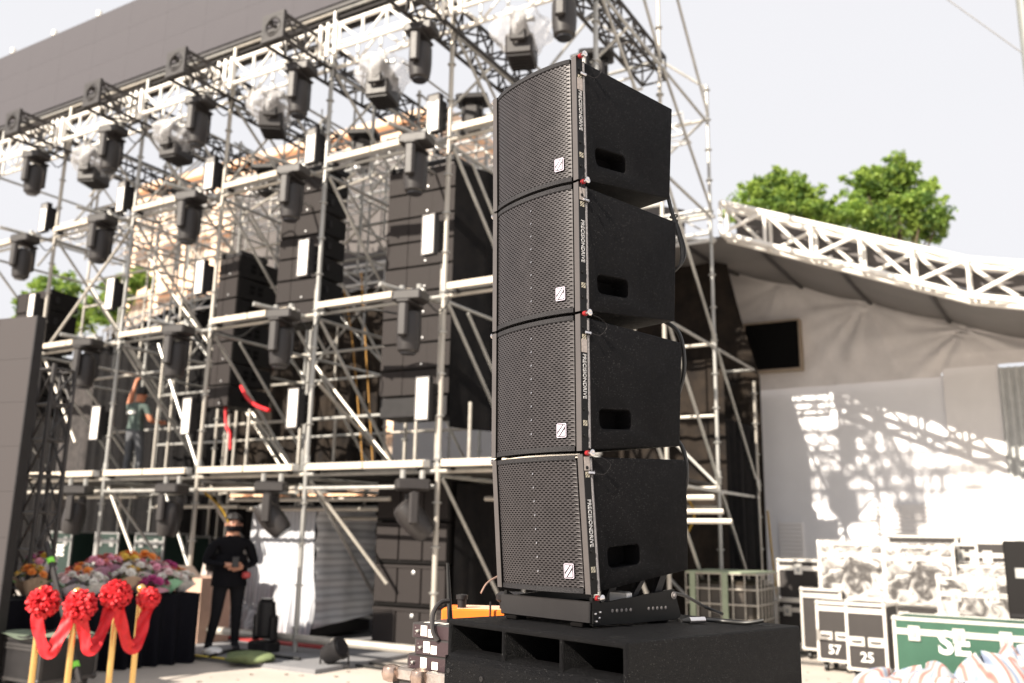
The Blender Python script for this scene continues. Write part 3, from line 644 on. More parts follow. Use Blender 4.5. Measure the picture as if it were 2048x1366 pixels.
# ================================================================== HANGING SPEAKERS
def stack(count, u0, d0, ztop, hh, wd, dp, rz, group, lab, curve=0.0, handles=False, m=None, zgap=.008):
    """vertical hang of flat cabinets; each one a thing"""
    m = m or M_SPK
    proto = None
    for k in range(count):
        y = curve * ((count - k) / count) ** 2; tl = -curve * 1.2 * ((count - k) / count)
        M = FMAT @ Matrix.Translation((u0, d0 + (k * k) * 0.0, ztop - hh * (k + 1))) @ Matrix.Rotation(rz, 4, 'Z') @ Matrix.Rotation(tl * .25, 4, 'X')
        if proto is None:
            r = thing('line_array_speaker', '', 'loudspeaker', (0, 0, 0), 0, group)
            c = MB(); c.add([(0, .02, zgap), (wd, .02, zgap), (wd, dp, .04), (0, dp, .04), (0, .02, hh - zgap), (wd, .02, hh - zgap), (wd, dp, hh - .04), (0, dp, hh - .04)], [(0, 3, 2, 1), (4, 5, 6, 7), (0, 1, 5, 4), (1, 2, 6, 5), (2, 3, 7, 6), (3, 0, 4, 7)])
            cab = c.build('cabinet', m, r, smooth=0)
            MB().box(.012, wd * .33, 0, .0195, zgap + .01, hh - zgap - .01).box(wd * .335, wd * .665, 0.006, .0195, zgap + .01, hh - zgap - .01).box(wd * .67, wd - .012, 0, .0195, zgap + .01, hh - zgap - .01).build('front_grille', M_SPKG, r, smooth=0)
            if handles:
                for yy in (.32, .52):
                    MB().box(wd + .001, wd + .012, dp * yy, dp * yy + .09, hh * .56, hh * .72).box(wd + .001, wd + .012, dp * yy, dp * yy + .09, hh * .32, hh * .48).build('side_handle', M_HOLLOW, cab, smooth=0)
            else:
                MB().cbox(wd + .001, wd + .03, dp * .2, dp * .32, hh * .35, hh * .65, .008).build('side_hook', M_BSTEEL, cab)
            MB().lathe([(.012, 0), (.014, .012), (.001, .014)], c=(wd * .6, -.001, hh * .18), axis=(0, -1, 0), n=8).build('emblem', M_ALU, r)
            proto = r; T = tree_of(r); r.matrix_local = M; o = r
        else: o = dup(proto, '', M=M, ch=T)
        o['label'] = lab(k)
pos = ['top', 'second from top', 'third from top', 'fourth from top', 'fifth from top', 'sixth from top', 'seventh from top', 'eighth from top', 'ninth from top', 'bottom']
M_SPK = mat('speaker_black', (0.008, 0.007, 0.007), 0.6, var=.1, spec=.2); M_SPKG = mat('speaker_grille', (0.027, 0.023, 0.0225), 0.7, 0.0, var=.06, spec=.2)
stack(9, .22, 1.0, 6.80, .376, 1.16, .6, R_(4), 'loudspeakers of the big hang beside the black drape', lambda k: 'wide black loudspeaker, %s in the hang beside the black drape' % ('bottom' if k == 8 else pos[k]))
stack(7, -1.80, .85, 7.10, .352, .86, .55, R_(4), 'loudspeakers of the middle hang', lambda k: 'black loudspeaker, %s of the middle hang behind the fourth post' % ('bottom' if k == 6 else pos[k]))
stack(7, -3.42, 1.1, 6.02, .362, .50, .85, R_(-3), 'loudspeakers of the left hang', lambda k: 'black loudspeaker with side handles, %s of the third post hang' % ('bottom' if k == 6 else pos[k]), handles=True)
stack(6, -8.4, .6, 5.9, .40, 1.0, .6, R_(2), 'loudspeakers of the far left hang', lambda k: 'black loudspeaker, %s of the hang above the left side screen' % ('bottom' if k == 5 else pos[k]))
for (u_, d_, z, wd, lab) in ((.22, 1.0, 6.80, 1.16, 'black lifting frame on top of the big speaker hang'), (-1.8, .85, 7.1, .86, 'black lifting frame on top of the middle speaker hang'), (-3.42, 1.1, 6.02, .5, 'black lifting frame on top of the left speaker hang')):
    r = thing('lifting_frame', lab, 'speaker frame', W(u_, d_, z), FA)
    f = MB().box(0, .06, 0, .6, .005, .09).box(wd - .06, wd, 0, .6, .005, .09).box(.061, wd - .061, .05, .1, .02, .08).box(.061, wd - .061, .45, .5, .02, .08); f.build('frame_beam', M_BSTEEL, r, smooth=0)
    MB().tube((wd / 2, .3, .08), (wd / 2, .3, 1.2 if z > 6.5 else 1.9), .012, 6).build('hoist_chain', M_GALV, r)
r = thing('flying_subwoofer', 'small black cabinet hanging open below the big speaker hang', 'loudspeaker', W(.25, 1.0, 3.12), FA + .07)
MB().cbox(0, 1.1, 0, .55, 0, .28, .01).build('cabinet', M_BSTEEL, r, smooth=0)
# ground stack of wide subwoofers
sg = None
for k in range(4):
    M = FMAT @ Matrix.Translation((.38, .86, .06 + .545 * k)) @ Matrix.Rotation(R_(2), 4, 'Z')
    lab = 'wide black subwoofer, %s in the ground stack beside the striped crate' % ('bottom', 'second from bottom', 'third from bottom', 'top')[k]
    if sg is None:
        sg = thing('ground_subwoofer', lab, 'loudspeaker', (0, 0, 0), 0, 'wide subwoofers stacked on the ground')
        MB().cbox(0, 1.16, .03, .9, 0.004, .54, .012).build('cabinet', M_SPK, sg)
        for a in (.03, .41, .79): MB().cbox(a, a + .36, 0.0, .029, .05, .49, .006).build('front_grille', M_SPKG, sg)
        MB().box(.02, 1.14, -.005, .0285, .495, .53).build('front_lip', M_SPKG, sg, smooth=0)
        MB().lathe([(.022, 0), (.026, .01), (.001, .02)], c=(.66, -.002, .44), axis=(0, -1, 0), n=10).build('emblem', M_ALU, sg)
        ST = tree_of(sg); sg.matrix_local = M
    else: dup(sg, lab, M=M, ch=ST)

# ================================================================== DRAPES, MESH
def drape(name, lab, u0, d0, u1, d1, z0, z1, m, folds=14, amp=.06, cat='drape', topfn=None, botfn=None, nu=None):
    def fn(s, t):
        a = amp * (1 - .35 * t) * (math.sin(folds * 6.283 * s + 1.4 * math.sin(t * 2.1)) + .5 * math.sin(folds * 2.3 * 6.283 * s + 3 * t))
        L_ = math.hypot(u1 - u0, d1 - d0); nu_, nd = -(d1 - d0) / L_, (u1 - u0) / L_
        zt = z1 if topfn is None else topfn(s); zb = z0 if botfn is None else botfn(s)
        return W(u0 + (u1 - u0) * s + nu_ * a, d0 + (d1 - d0) * s + nd * a, zb + (zt - zb) * t)
    o = MB().grid(fn, nu or int(folds * 8), 14).build(name, m, smooth=80)
    return tag(o, lab, cat)
drape('black_drape', 'tall smooth black drape covering the side of the big speaker hang', 1.45, 1.0, 2.05, 2.9, 2.95, 6.75, M_DRAPE, 2, .03)
drape('black_drape', 'black drape beside the ground subwoofers, reaching the floor', 1.62, 1.0, 1.95, 2.6, 0.02, 2.2, M_DRAPE, 3, .03)
drape('black_drape', 'black drape across the back under the scaffold deck', -6.6, 4.35, 3.2, 4.35, 0.02, 2.22, M_DRAPE, 26, .05)
drape('black_drape', 'brown black mesh curtain behind the scaffold left of the big hang', -6.6, 4.5, -2.45, 4.5, 2.36, 6.3, M_MESH, 12, .04)
drape('black_drape', 'dark curtain standing upper left beside the truss tower', -7.5, 1.2, -6.65, 1.2, 0.2, 4.15, mat('grey_brown_curtain', (.075, .066, .064), .9, bump=.3, col2=(.02, .018, .018)), 3, .03)
drape('black_drape', 'black curtain behind the person on the deck', -15.5, 4.6, -6.65, 4.6, 0.02, 5.3, M_DRAPE, 22, .05, topfn=lambda s: min(6.75, 5.0 + 2.2 * s))
drape('black_drape', 'brown black mesh curtain right of the big hang behind the loudspeaker column', 0.4, 4.6, 4.1, 4.6, 0.02, 4.3, M_MESH, 8, .025)
drape('shade_mesh', 'dark shade mesh hung on the right end of the scaffold, torn along its edge', 1.5, 6.5, 4.15, 6.5, 0.05, 6.0, M_MESH, 5, .025, 'mesh curtain', topfn=lambda s: 6.9 if s < .78 else 6.9 - ((s - .78) / .22) ** .8 * 2.6, botfn=lambda s: .05)
drape('shade_mesh', 'black shade cloth low on the rear right corner of the scaffold', 4.0, 4.75, 4.12, 6.2, 0.3, 3.4, M_DRAPE, 5, .04, 'mesh curtain')
# red cloth strips and orange ropes
rp = MB().path(curve_pts([W(-2.45, .9, 3.75), W(-2.2, .8, 3.55), W(-1.9, .7, 3.4), W(-1.5, .6, 3.28)], 5), .03, 6).build('red_strap', M_RED); tag(rp, 'red lifting strap lying across the tubes by the third post', 'strap')
rp = MB().path(curve_pts([W(-3.1, 1.2, 3.5), W(-3.05, 1.2, 3.2), W(-2.9, 1.15, 3.05), W(-2.85, 1.15, 2.8)], 5), .028, 6).build('red_strap', M_RED); tag(rp, 'short red strap dangling below the left speaker hang', 'strap')
for pts, lab in (([W(-2.2, 3.3, 6.2), W(-1.6, 3.2, 2.5)], 'thin orange rope hanging straight behind the middle hang'), ([W(-.6, 2.4, 3.9), W(-.2, 2.4, 3.62), W(.3, 2.3, 3.85), W(.6, 2.2, 4.3)], 'orange rope sagging between posts behind the middle hang'),
                 ([W(-2.9, 3.5, 6.4), W(-2.5, 3.5, 5.0), W(-2.0, 3.4, 2.6)], 'thin orange rope slanting behind the left hang'), ([W(-.3, 2.3, 5.5), W(0.0, 2.3, 5.42), W(.35, 2.3, 5.55)], 'short orange rope by the roof truss')):
    o = MB().path(curve_pts(pts, 8), .012, 6).build('rope', M_ROPE); tag(o, lab, 'rope')
for pts, lab in (([W(3.6, 4.1, 2.2), W(3.75, 4.1, 1.9), W(3.6, 4.1, 1.55)], 'yellow strap knotted on the right side scaffold'), ([W(4.35, 5.9, 2.0), W(4.4, 5.9, 1.2), W(4.5, 5.9, .1)], 'orange cable hanging at the right end of the scaffold'), ([W(-2.2, .1, 2.1), W(-2.0, .3, 1.85), W(-1.9, .4, 1.6)], 'yellow strap hanging above the masked person')):
    o = MB().path(curve_pts(pts, 8), .016 if 'strap' in lab else .014, 6).build('strap', M_YROPE); tag(o, lab, 'strap')
# cable runs on the scaffold
ordn0 = ['first', 'second', 'third', 'fourth', 'fifth', 'sixth']
for i in range(9):
    u_ = UC[1 + i // 3 + i % 3]; z = [6.6, 4.5, 2.4][i % 3]
    pts = [W(u_ + rnd(-.1, .1), -.02, z)] + [W(u_ + rnd(.1, .5) + k * .45, rnd(-.05, .3), z - rnd(.02, .16)) for k in range(4)]
    o = MB().path(curve_pts(pts, 6), .014, 5).build('power_cable', M_CABLE); tag(o, 'thin black power cable draped on the %s level ledger right of the %s scaffold post' % (['highest', 'middle', 'lowest'][i % 3], ordn0[i // 3 + i % 3]), 'cable', 'power cables draped over the scaffold ledgers')

# ================================================================== CRATE, PEOPLE, FLOWERS (under the scaffold)
cr_ = thing('wrapped_crate', 'big crate wrapped in white and grey striped tarpaulin, sagging at its foot', 'crate', W(-2.05, 1.0, 0.1), FA)
def cf(s, t):
    sk = (1 - t) ** 2
    return Vector((1.27 * s + .03 * math.sin(t * 6) - .10 * sk * (1 if s < .5 else -.3), -.02 - .05 * math.sin(s * 40 + 5 * t * (1 + s)) * sk - .03 * sk - .008 * math.sin(s * 60), 1.80 * t))
MB().grid(cf, 60, 30).build('tarp_front', M_STRIPE, cr_, smooth=70)
def cs(s, t):
    wob = .02 * math.sin(t * 34 + s * 3) + .012 * math.sin(s * 17)
    return Vector((1.27 + wob + .03 * (1 - t), -.02 + 1.35 * s, (.12 + .12 * s) * (1 - t) + 1.80 * t))
MB().grid(cs, 30, 70).build('tarp_side', M_STRIPEH, cr_, smooth=70)
MB().grid(lambda s, t: Vector((1.27 * s, -.02 + 1.35 * t, 1.80 + .015 * math.sin(s * 9 + t * 7))), 12, 12).build('tarp_top', M_STRIPE, cr_)
MB().box(.03, 1.24, .03, 1.3, 0, 1.76).build('crate_body', M_BSTEEL, cr_, smooth=0)
# foot of loose tarp
MB().grid(lambda s, t: Vector((-.12 + .62 * s + .03 * math.sin(t * 9), -.12 - .22 * (1 - t) - .05 * math.sin(s * 21 + t * 4), .02 + .38 * t * (1 - .3 * s) + .02 * math.sin(s * 30))), 40, 12).build('loose_tarp', M_STRIPE, cr_, smooth=70)

def figure(label, bones, radii, matfn, loc, rz, group=None, mats=None):
    """one continuous body grown over a jointed skeleton; joints dict name->pos, bones list of (a,b)"""
    names = list(radii.keys()); idx = {n: i for i, n in enumerate(names)}
    me = bpy.data.meshes.new('person'); me.from_pydata([radii[n][0] for n in names], [(idx[a], idx[b]) for a, b in bones], [])
    o = bpy.data.objects.new('person', me); COL.objects.link(o)
    sk = o.modifiers.new('s', 'SKIN'); ss = o.modifiers.new('u', 'SUBSURF'); ss.levels = 2; ss.render_levels = 2
    for n in names:
        v = me.skin_vertices[0].data[idx[n]]; r = radii[n][1]; v.radius = r if isinstance(r, tuple) else (r, r)
    me.skin_vertices[0].data[idx['pelvis']].use_root = True
    bake(o)
    for m in mats: o.data.materials.append(m)
    for p in o.data.polygons: p.material_index = matfn(p.center); p.use_smooth = True
    return o
def hand(J, B, wrist, base, dirv, side, r=.0095, curl=.5):
    """five unequal fingers rooted in the palm"""
    d = Vector(dirv).normalized(); s = Vector(side).normalized(); n = d.cross(s); w_ = Vector(base)
    palm = w_ + d * .045; J[wrist + 'palm'] = (tuple(palm), (.022, .030)); B.append((wrist, wrist + 'palm'))
    for k, (off, ln) in enumerate(((-.026, .075), (-.009, .085), (.009, .08), (.025, .062))):
        a = palm + s * off + d * .03; b_ = a + d * ln * .45 + n * ln * .2 * curl; c = b_ + d * ln * .35 + n * ln * .4 * curl
        for q, (nm, pp) in enumerate((('a', a), ('b', b_), ('c', c))): J['%s%d%s' % (wrist, k, nm)] = (tuple(pp), r)
        B += [(wrist + 'palm', '%s%da' % (wrist, k)), ('%s%da' % (wrist, k), '%s%db' % (wrist, k)), ('%s%db' % (wrist, k), '%s%dc' % (wrist, k))]
    t1 = palm - s * .035 + d * .005; t2 = t1 + d * .035 - s * .015 + n * .01
    J[wrist + 't1'] = (tuple(t1), r * 1.1); J[wrist + 't2'] = (tuple(t2), r); B += [(wrist + 'palm', wrist + 't1'), (wrist + 't1', wrist + 't2')]
# person one: standing, weight on one leg, hands joined at the belly over a phone; local -y faces the camera
J = {'pelvis': ((0, 0, .93), (.15, .11)), 'waist': ((0, .0, 1.07), (.145, .105)), 'chest': ((0, .01, 1.25), (.165, .115)), 'upper': ((0, .015, 1.38), (.13, .09)), 'neck': ((0, .0, 1.475), .056), 'head0': ((0, -.015, 1.55), (.072, .082)), 'head1': ((0, -.015, 1.62), (.078, .092)), 'head2': ((0, -.005, 1.69), (.06, .07)),
     'shL': ((.185, .01, 1.38), .068), 'elL': ((.27, .02, 1.12), .052), 'wrL': ((.075, -.19, 1.07), .032), 'shR': ((-.185, .01, 1.38), .068), 'elR': ((-.28, .0, 1.13), .052), 'wrR': ((-.055, -.20, 1.10), .032),
     'hipL': ((.09, 0, .87), .095), 'knL': ((.10, -.02, .48), .063), 'anL': ((.11, .01, .10), .045), 'toL': ((.12, -.13, .045), .042), 'hipR': ((-.09, 0, .87), .095), 'knR': ((-.12, -.04, .48), .063), 'anR': ((-.17, .0, .10), .045), 'toR': ((-.20, -.14, .045), .042)}
B = [('pelvis', 'waist'), ('waist', 'chest'), ('chest', 'upper'), ('upper', 'neck'), ('neck', 'head0'), ('head0', 'head1'), ('head1', 'head2'), ('upper', 'shL'), ('shL', 'elL'), ('elL', 'wrL'), ('upper', 'shR'), ('shR', 'elR'), ('elR', 'wrR'), ('pelvis', 'hipL'), ('hipL', 'knL'), ('knL', 'anL'), ('anL', 'toL'), ('pelvis', 'hipR'), ('hipR', 'knR'), ('knR', 'anR'), ('anR', 'toR')]
hand(J, B, 'wrL', J['wrL'][0], (-1, -.2, 0), (0, -.3, 1)); hand(J, B, 'wrR', J['wrR'][0], (1, -.25, .1), (0, -.3, 1))
def m1(c):
    if c.z > 1.47: return 0
    if c.y < -.155 and 1.0 < c.z < 1.2 and abs(c.x) < .10: return 0
    if c.z < .9: return 2 if c.z > .085 else 3
    return 1
p1 = figure('p', B, J, m1, None, 0, mats=[M_SKIN, M_SHIRTB, M_JEANS, M_BSTEEL])
gp = at_z(447, 1305, 0.05); rzp = math.atan2(gp.y, gp.x) - math.pi / 2 + .2
p1.location = (gp.x, gp.y, 0.05); p1.rotation_euler = (0, 0, rzp); p1.scale = (1.14, 1.1, .97)
tag(p1, 'person in black shirt, trousers and face mask standing by the striped crate holding a phone', 'person')
def ell(cx, cy, cz, rx, ry, rz_, nu=16, nv=10, f=lambda s, t: 1.0, t0=0.0, t1=1.0):
    return MB().grid(lambda s, t: Vector((cx + rx * f(s, t) * math.cos(6.2832 * s) * math.sin(math.pi * (t0 + (t1 - t0) * t)), cy + ry * f(s, t) * math.sin(6.2832 * s) * math.sin(math.pi * (t0 + (t1 - t0) * t)), cz + rz_ * f(s, t) * math.cos(math.pi * (t0 + (t1 - t0) * t)))), nu, nv)
ell(0, .022, 1.672, .098, .108, .098, 24, 12, lambda s, t: 1 + .05 * math.sin(s * 50) + .04 * math.sin(t * 20), 0, .45).build('hair', M_HAIR, p1)
MB().grid(lambda s, t: Vector((.086 * math.sin((s - .5) * 2.7), -.017 - (.098 + .012 * math.sin(math.pi * t)) * math.cos((s - .5) * 2.7), 1.525 + .075 * t)), 14, 6).build('face_mask', M_SHIRTB, p1)
nb = MB(); nb.prism([(-.012, -.105, 1.60), (.012, -.105, 1.60), (0, -.135, 1.602), (0, -.105, 1.64)], (0, 0, 0), (0, .01, 0)); nb.build('nose', M_SKIN, p1)
for s in (-1, 1):
    MB().lathe([(.001, -.006), (.012, 0), (.001, .006)], c=(s * .032, -.104, 1.637), axis=(0, 1, 0), n=8).build('eye', M_HAIR, p1)
    MB().box(s * .032 - .02, s * .032 + .02, -.108, -.10, 1.655, 1.662).build('eyebrow', M_HAIR, p1)
    MB().lathe([(.008, -.012), (.03, 0), (.01, .012)], c=(s * .088, .0, 1.615), axis=(1, 0, 0), n=10).build('ear', M_SKIN, p1)
MB().cbox(-.035, .04, -.252, -.242, 1.075, 1.21, .004).build('phone', M_LENS, p1)
jk = MB(); jk.grid(lambda s, t: Vector(((.178 + .02 * (1 - t)) * math.cos(6.2832 * s), (.125 + .02 * (1 - t)) * math.sin(6.2832 * s), .83 + .4 * t)), 20, 6); jk.build('shirt_hem', M_SHIRTB, p1)
MB().cbox(.10, .19, -.21, -.13, .93, 1.02, .02).build('lanyard_card', mat('card_red', (.45, .06, .06), .5), p1)
MB().cbox(-.24, -.12, .09, .2, 1.0, 1.35, .03).build('backpack', M_BSTEEL, p1)

# person two: seen from behind on the deck, left arm raised to a tube
J = {'pelvis': ((0, 0, .93), (.155, .115)), 'waist': ((0, .0, 1.07), (.15, .11)), 'chest': ((0, .0, 1.25), (.175, .12)), 'upper': ((0, .0, 1.38), (.14, .095)), 'neck': ((.01, .01, 1.475), .06), 'head0': ((.03, .03, 1.55), (.075, .085)), 'head1': ((.04, .03, 1.62), (.08, .095)), 'head2': ((.04, .03, 1.69), (.06, .07)),
     'shL': ((-.19, .01, 1.40), .068), 'elL': ((-.23, .10, 1.63), .05), 'wrL': ((-.22, .16, 1.86), .034), 'shR': ((.19, .01, 1.38), .068), 'elR': ((.31, .02, 1.12), .052), 'wrR': ((.33, .22, 1.13), .034),
     'hipL': ((-.09, 0, .87), .1), 'knL': ((-.12, .04, .48), .07), 'anL': ((-.13, -.01, .10), .05), 'toL': ((-.14, .13, .045), .045), 'hipR': ((.09, 0, .87), .1), 'knR': ((.13, .04, .48), .07), 'anR': ((.15, .0, .10), .05), 'toR': ((.17, .14, .045), .045)}
B = [('pelvis', 'waist'), ('waist', 'chest'), ('chest', 'upper'), ('upper', 'neck'), ('neck', 'head0'), ('head0', 'head1'), ('head1', 'head2'), ('upper', 'shL'), ('shL', 'elL'), ('elL', 'wrL'), ('upper', 'shR'), ('shR', 'elR'), ('elR', 'wrR'), ('pelvis', 'hipL'), ('hipL', 'knL'), ('knL', 'anL'), ('anL', 'toL'), ('pelvis', 'hipR'), ('hipR', 'knR'), ('knR', 'anR'), ('anR', 'toR')]
hand(J, B, 'wrL', J['wrL'][0], (0, .3, 1), (1, 0, 0), curl=1.0); hand(J, B, 'wrR', J['wrR'][0], (.1, 1, 0), (0, 0, 1), curl=1.0)
def m2(c):
    if c.z > 1.47 or (c.x < -.15 and c.z > 1.45): return 0
    if c.x > .22 and c.z < 1.24 and c.z > .95: return 0
    if c.z < .95: return 2 if c.z > .085 else 3
    return 1
p2 = figure('p', B, J, m2, None, 0, mats=[M_SKIND, M_SHIRTG, M_JEANG, M_BSTEEL])
p2.matrix_local = FMAT @ Matrix.Translation((-6.05, 1.75, 2.35)) @ Matrix.Rotation(R_(14), 4, 'Z')
tag(p2, 'person in grey green shirt seen from behind, one arm raised to a tube', 'person')
ell(.04, .025, 1.665, .1, .105, .105, 24, 12, lambda s, t: 1 + .05 * math.sin(s * 50), 0, .66).build('hair', M_HAIR, p2)
for s in (-1, 1): MB().lathe([(.008, -.012), (.03, 0), (.01, .012)], c=(.04 + s * .092, .05, 1.60), axis=(1, 0, 0), n=10).build('ear', M_SKIND, p2)
MB().grid(lambda s, t: Vector((-.13 + .2 * s, -.118 - .012 * math.sin(math.pi * s), 1.245 + .055 * t)), 6, 2).build('back_print', M_WHITE, p2)

# ---- table with black cloth
TA = at_z(150, 1350, 0); TB = at_z(390, 1325, 0); TA.z = TB.z = 0.0
tdir = (TB - TA).normalized(); tlen = 2.3; tang = math.atan2(tdir.y, tdir.x); T0 = TB - tdir * tlen
tbl = thing('flower_table', 'long table fully covered by a black cloth, loaded with bouquets', 'table', T0, tang)
MB().box(.03, tlen - .03, .03, .72, .74, .78).build('tabletop', M_CASEB, tbl, smooth=0)
for x_ in (.1, tlen - .1):
    for y_ in (.1, .65): MB().tube((x_, y_, 0), (x_, y_, .74), .02, 8).build('leg', M_GALV, tbl)
tc_ = MB()
def skirt(s, t):
    L_ = tlen * 2 + 1.5; q = s * (tlen + 1.5)
    if q < .75: p = Vector((0, .75 - q, 0)); n = Vector((-1, 0, 0))
    elif q < .75 + tlen: p = Vector((q - .75, 0, 0)); n = Vector((0, -1, 0))
    else: p = Vector((tlen, q - .75 - tlen, 0)); n = Vector((1, 0, 0))
    a = (.012 + .045 * (1 - t)) * math.sin(q * 30 + 2 * math.sin(q * 3)) + .02 * (1 - t)
    return p + n * (a + .01) + Vector((0, 0, .012 + .785 * t))
tc_.grid(skirt, 220, 8); tc_.grid(lambda s, t: Vector((-.01 + (tlen + .02) * s, -.01 + .78 * t, .798)), 2, 2)
o = tc_.build('tablecloth', M_CLOTH, smooth=70); o.location = T0; o.rotation_euler = (0, 0, tang); tag(o, 'black cloth skirting the flower table down to the floor', 'tablecloth')
# ---- bouquets
fl_cols = {'pink': (.76, .33, .44), 'magenta': (.45, .04, .20), 'orange': (.80, .28, .05), 'white': (.72, .69, .64), 'yellow': (.74, .50, .07), 'red': (.45, .05, .05), 'coral': (.68, .22, .18), 'blush': (.74, .56, .56)}
BL = {}
for cn, c in fl_cols.items():
    m_ = mat('petal_' + cn, c, .6, var=.25, scale=30)
    b = MB()
    for ring, (n_, r_, zz, tilt) in enumerate(((7, .040, 0, .25), (6, .030, .01, .7), (4, .016, .018, 1.1))):
        for k in range(n_):
            a = k / n_ * 6.283 + ring * .5; ca, sa = math.cos(a), math.sin(a)
            w2 = .016 if ring < 2 else .010; ux, uy = -sa * w2, ca * w2
            b.add([(0, 0, zz), (ca * r_ * .6 + ux, sa * r_ * .6 + uy, zz + .6 * r_ * tilt), (ca * r_, sa * r_, zz + r_ * tilt * .8), (ca * r_ * .6 - ux, sa * r_ * .6 - uy, zz + .6 * r_ * tilt)], [(0, 1, 2, 3)])
    BL[cn] = b.mesh('blossom', m_, smooth=0, fix=False)
M_WRAPS = [mat('wrap_lilac', (.62, .58, .66), .5, bump=.5, bscale=20), mat('wrap_kraft', (.52, .38, .28), .7, bump=.4), mat('wrap_white', (.78, .77, .76), .4, bump=.6, bscale=20), mat('wrap_mint', (.38, .74, .50), .4), mat('wrap_pink', (.78, .42, .58), .5)]
M_FOL = mat('bouquet_leaf', (.08, .17, .04), .6, var=.3, scale=20)
TIB = (Matrix.Translation(T0) @ Matrix.Rotation(tang, 4, 'Z'))
bq = [(.55, .55, 0.34, ('magenta', 'white', 'yellow', 'pink'), 0, 'round bouquet of magenta, white and yellow flowers at the far left back'), (.42, .3, .20, ('yellow', 'orange', 'yellow'), 1, 'yellow and orange flowers at the left front beside the truss tower'),
      (.80, .22, .12, ('blush', 'white', 'coral'), 0, 'pale lilac wrapped bouquet behind the first red bow'), (1.0, .5, .20, ('orange', 'white', 'coral'), 0, 'small orange and white bouquet between lilac wraps'), (1.03, .18, .13, ('white', 'blush', 'white'), 2, 'white wrapped bouquet of blush flowers front centre left'),
      (1.22, .58, .30, ('coral', 'red', 'pink'), 4, 'coral red flowers standing up at the back'), (1.38, .60, .33, ('pink', 'coral', 'pink'), 4, 'large pink flowers at the back centre'), (1.60, .62, .36, ('orange', 'yellow', 'orange'), 1, 'orange flowers highest at the back centre'),
      (1.78, .62, .34, ('orange', 'orange', 'coral'), 1, 'orange flowers at the back right of centre'), (1.42, .22, .20, ('white', 'yellow', 'white'), 1, 'kraft paper bouquet of cream flowers front centre'), (1.62, .36, .24, ('white', 'pink', 'white'), 2, 'white and pink bouquet in white paper'),
      (1.86, .42, .24, ('blush', 'white', 'pink'), 4, 'pale pink bouquet in glossy paper'), (1.95, .20, .15, ('blush', 'white'), 3, 'bouquet in bright mint green foil'), (2.10, .5, .22, ('magenta', 'red'), 4, 'crimson flower bunch on the right back'), (1.70, .08, .06, ('magenta', 'magenta', 'pink'), 4, 'magenta flowers hanging at the front edge'),
      (2.16, .24, .12, ('white', 'white', 'white', 'blush'), 2, 'bunch of white lilies at the right corner'), (2.24, .52, .12, ('orange', 'orange', 'yellow'), 1, 'orange flowers at the far right corner behind the lilies')]
for bi, (x_, y_, zc, cols, wr, lab) in enumerate(bq):
    r = thing('bouquet', lab, 'flowers', TIB @ Vector((x_, y_, .80)), tang, 'bouquets piled on the black table')
    R0 = rnd(.13, .17)
    ax = Vector((rnd(-.15, .15), -.35, 1)).normalized()
    MB().grid(lambda s, t: Vector((0, 0, .01)) + ax * (zc * t) + Vector((math.cos(6.283 * s), math.sin(6.283 * s), .15 * math.sin(s * 19))) * (R0 * (.35 + .75 * t)) * (1 + .12 * math.sin(s * 31)), 32, 5).build('wrapping_paper', M_WRAPS[wr], r, smooth=0)
    lf = MB()
    for k in range(26):
        a = rnd(0, 6.283); rr = R0 * rnd(.3, 1.15); p = ax * zc + Vector((math.cos(a) * rr, math.sin(a) * rr, rnd(-.04, .05))); q = Vector((rnd(-1, 1), rnd(-1, 1), rnd(0, 1))).normalized() * .06; s_ = q.orthogonal().normalized() * .015
        lf.add([p, p + q * .5 + s_, p + q, p + q * .5 - s_], [(0, 1, 2, 3)])
    struct(lf.build('leaves', M_FOL, r, smooth=0, fix=False), 'stuff')
    for k in range(9):
        a = k * 2.4 + bi; rr = R0 * math.sqrt(k / 9) * .95; hh = R0 * .75 * (1 - (rr / R0 / 1.1) ** 2)
        nrm = (Vector((math.cos(a) * rr, math.sin(a) * rr, R0 * .7)) + ax * .05).normalized()
        M = Matrix.Translation(ax * zc + Vector((math.cos(a) * rr, math.sin(a) * rr, hh))) @ nrm.to_track_quat('Z', 'Y').to_matrix().to_4x4() @ Matrix.Scale(rnd(1.2, 1.9), 4)
        link('blossom', BL[cols[k % len(cols)]], r, M)
# ---- brass stanchions and red ribbon garland
STP = [(85, 1181, 8.0), (155, 1184, 8.0), (236, 1186, 8.3), (283, 1177, 8.45)]
st0 = None; tops = []
for i, (px, py, Y) in enumerate(STP):
    p = at_y(px, py, Y); h = p.z; tops.append(p)
    lab = 'brass rope stanchion, %s of the four, with a red bow' % ('leftmost', 'second from left', 'third from left', 'rightmost')[i]
    r = thing('rope_stanchion', lab, 'stanchion', (p.x, p.y, 0), 0, 'brass stanchions holding the red ribbon')
    MB().tube((0, 0, .02), (0, 0, h - .06), .026, 16).build('post', M_BRASS, r)
    MB().lathe([(.026, -.07), (.04, -.06), (.03, -.045), (.02, -.035), (.035, -.02), (.042, 0), (.036, .022), (.015, .038), (.001, .041)], c=(0, 0, h), n=20).build('finial', M_BRASS, r)
    MB().lathe([(.16, 0), (.16, .012), (.12, .025), (.03, .04)], n=24).build('base', M_BRASS, r)
gl = thing('red_garland', 'red satin garland with pompom bows strung over the brass stanchions', 'ribbon', (tops[0].x, tops[0].y, 0), 0)
IG = Matrix.Translation(-Vector((tops[0].x, tops[0].y, 0)))
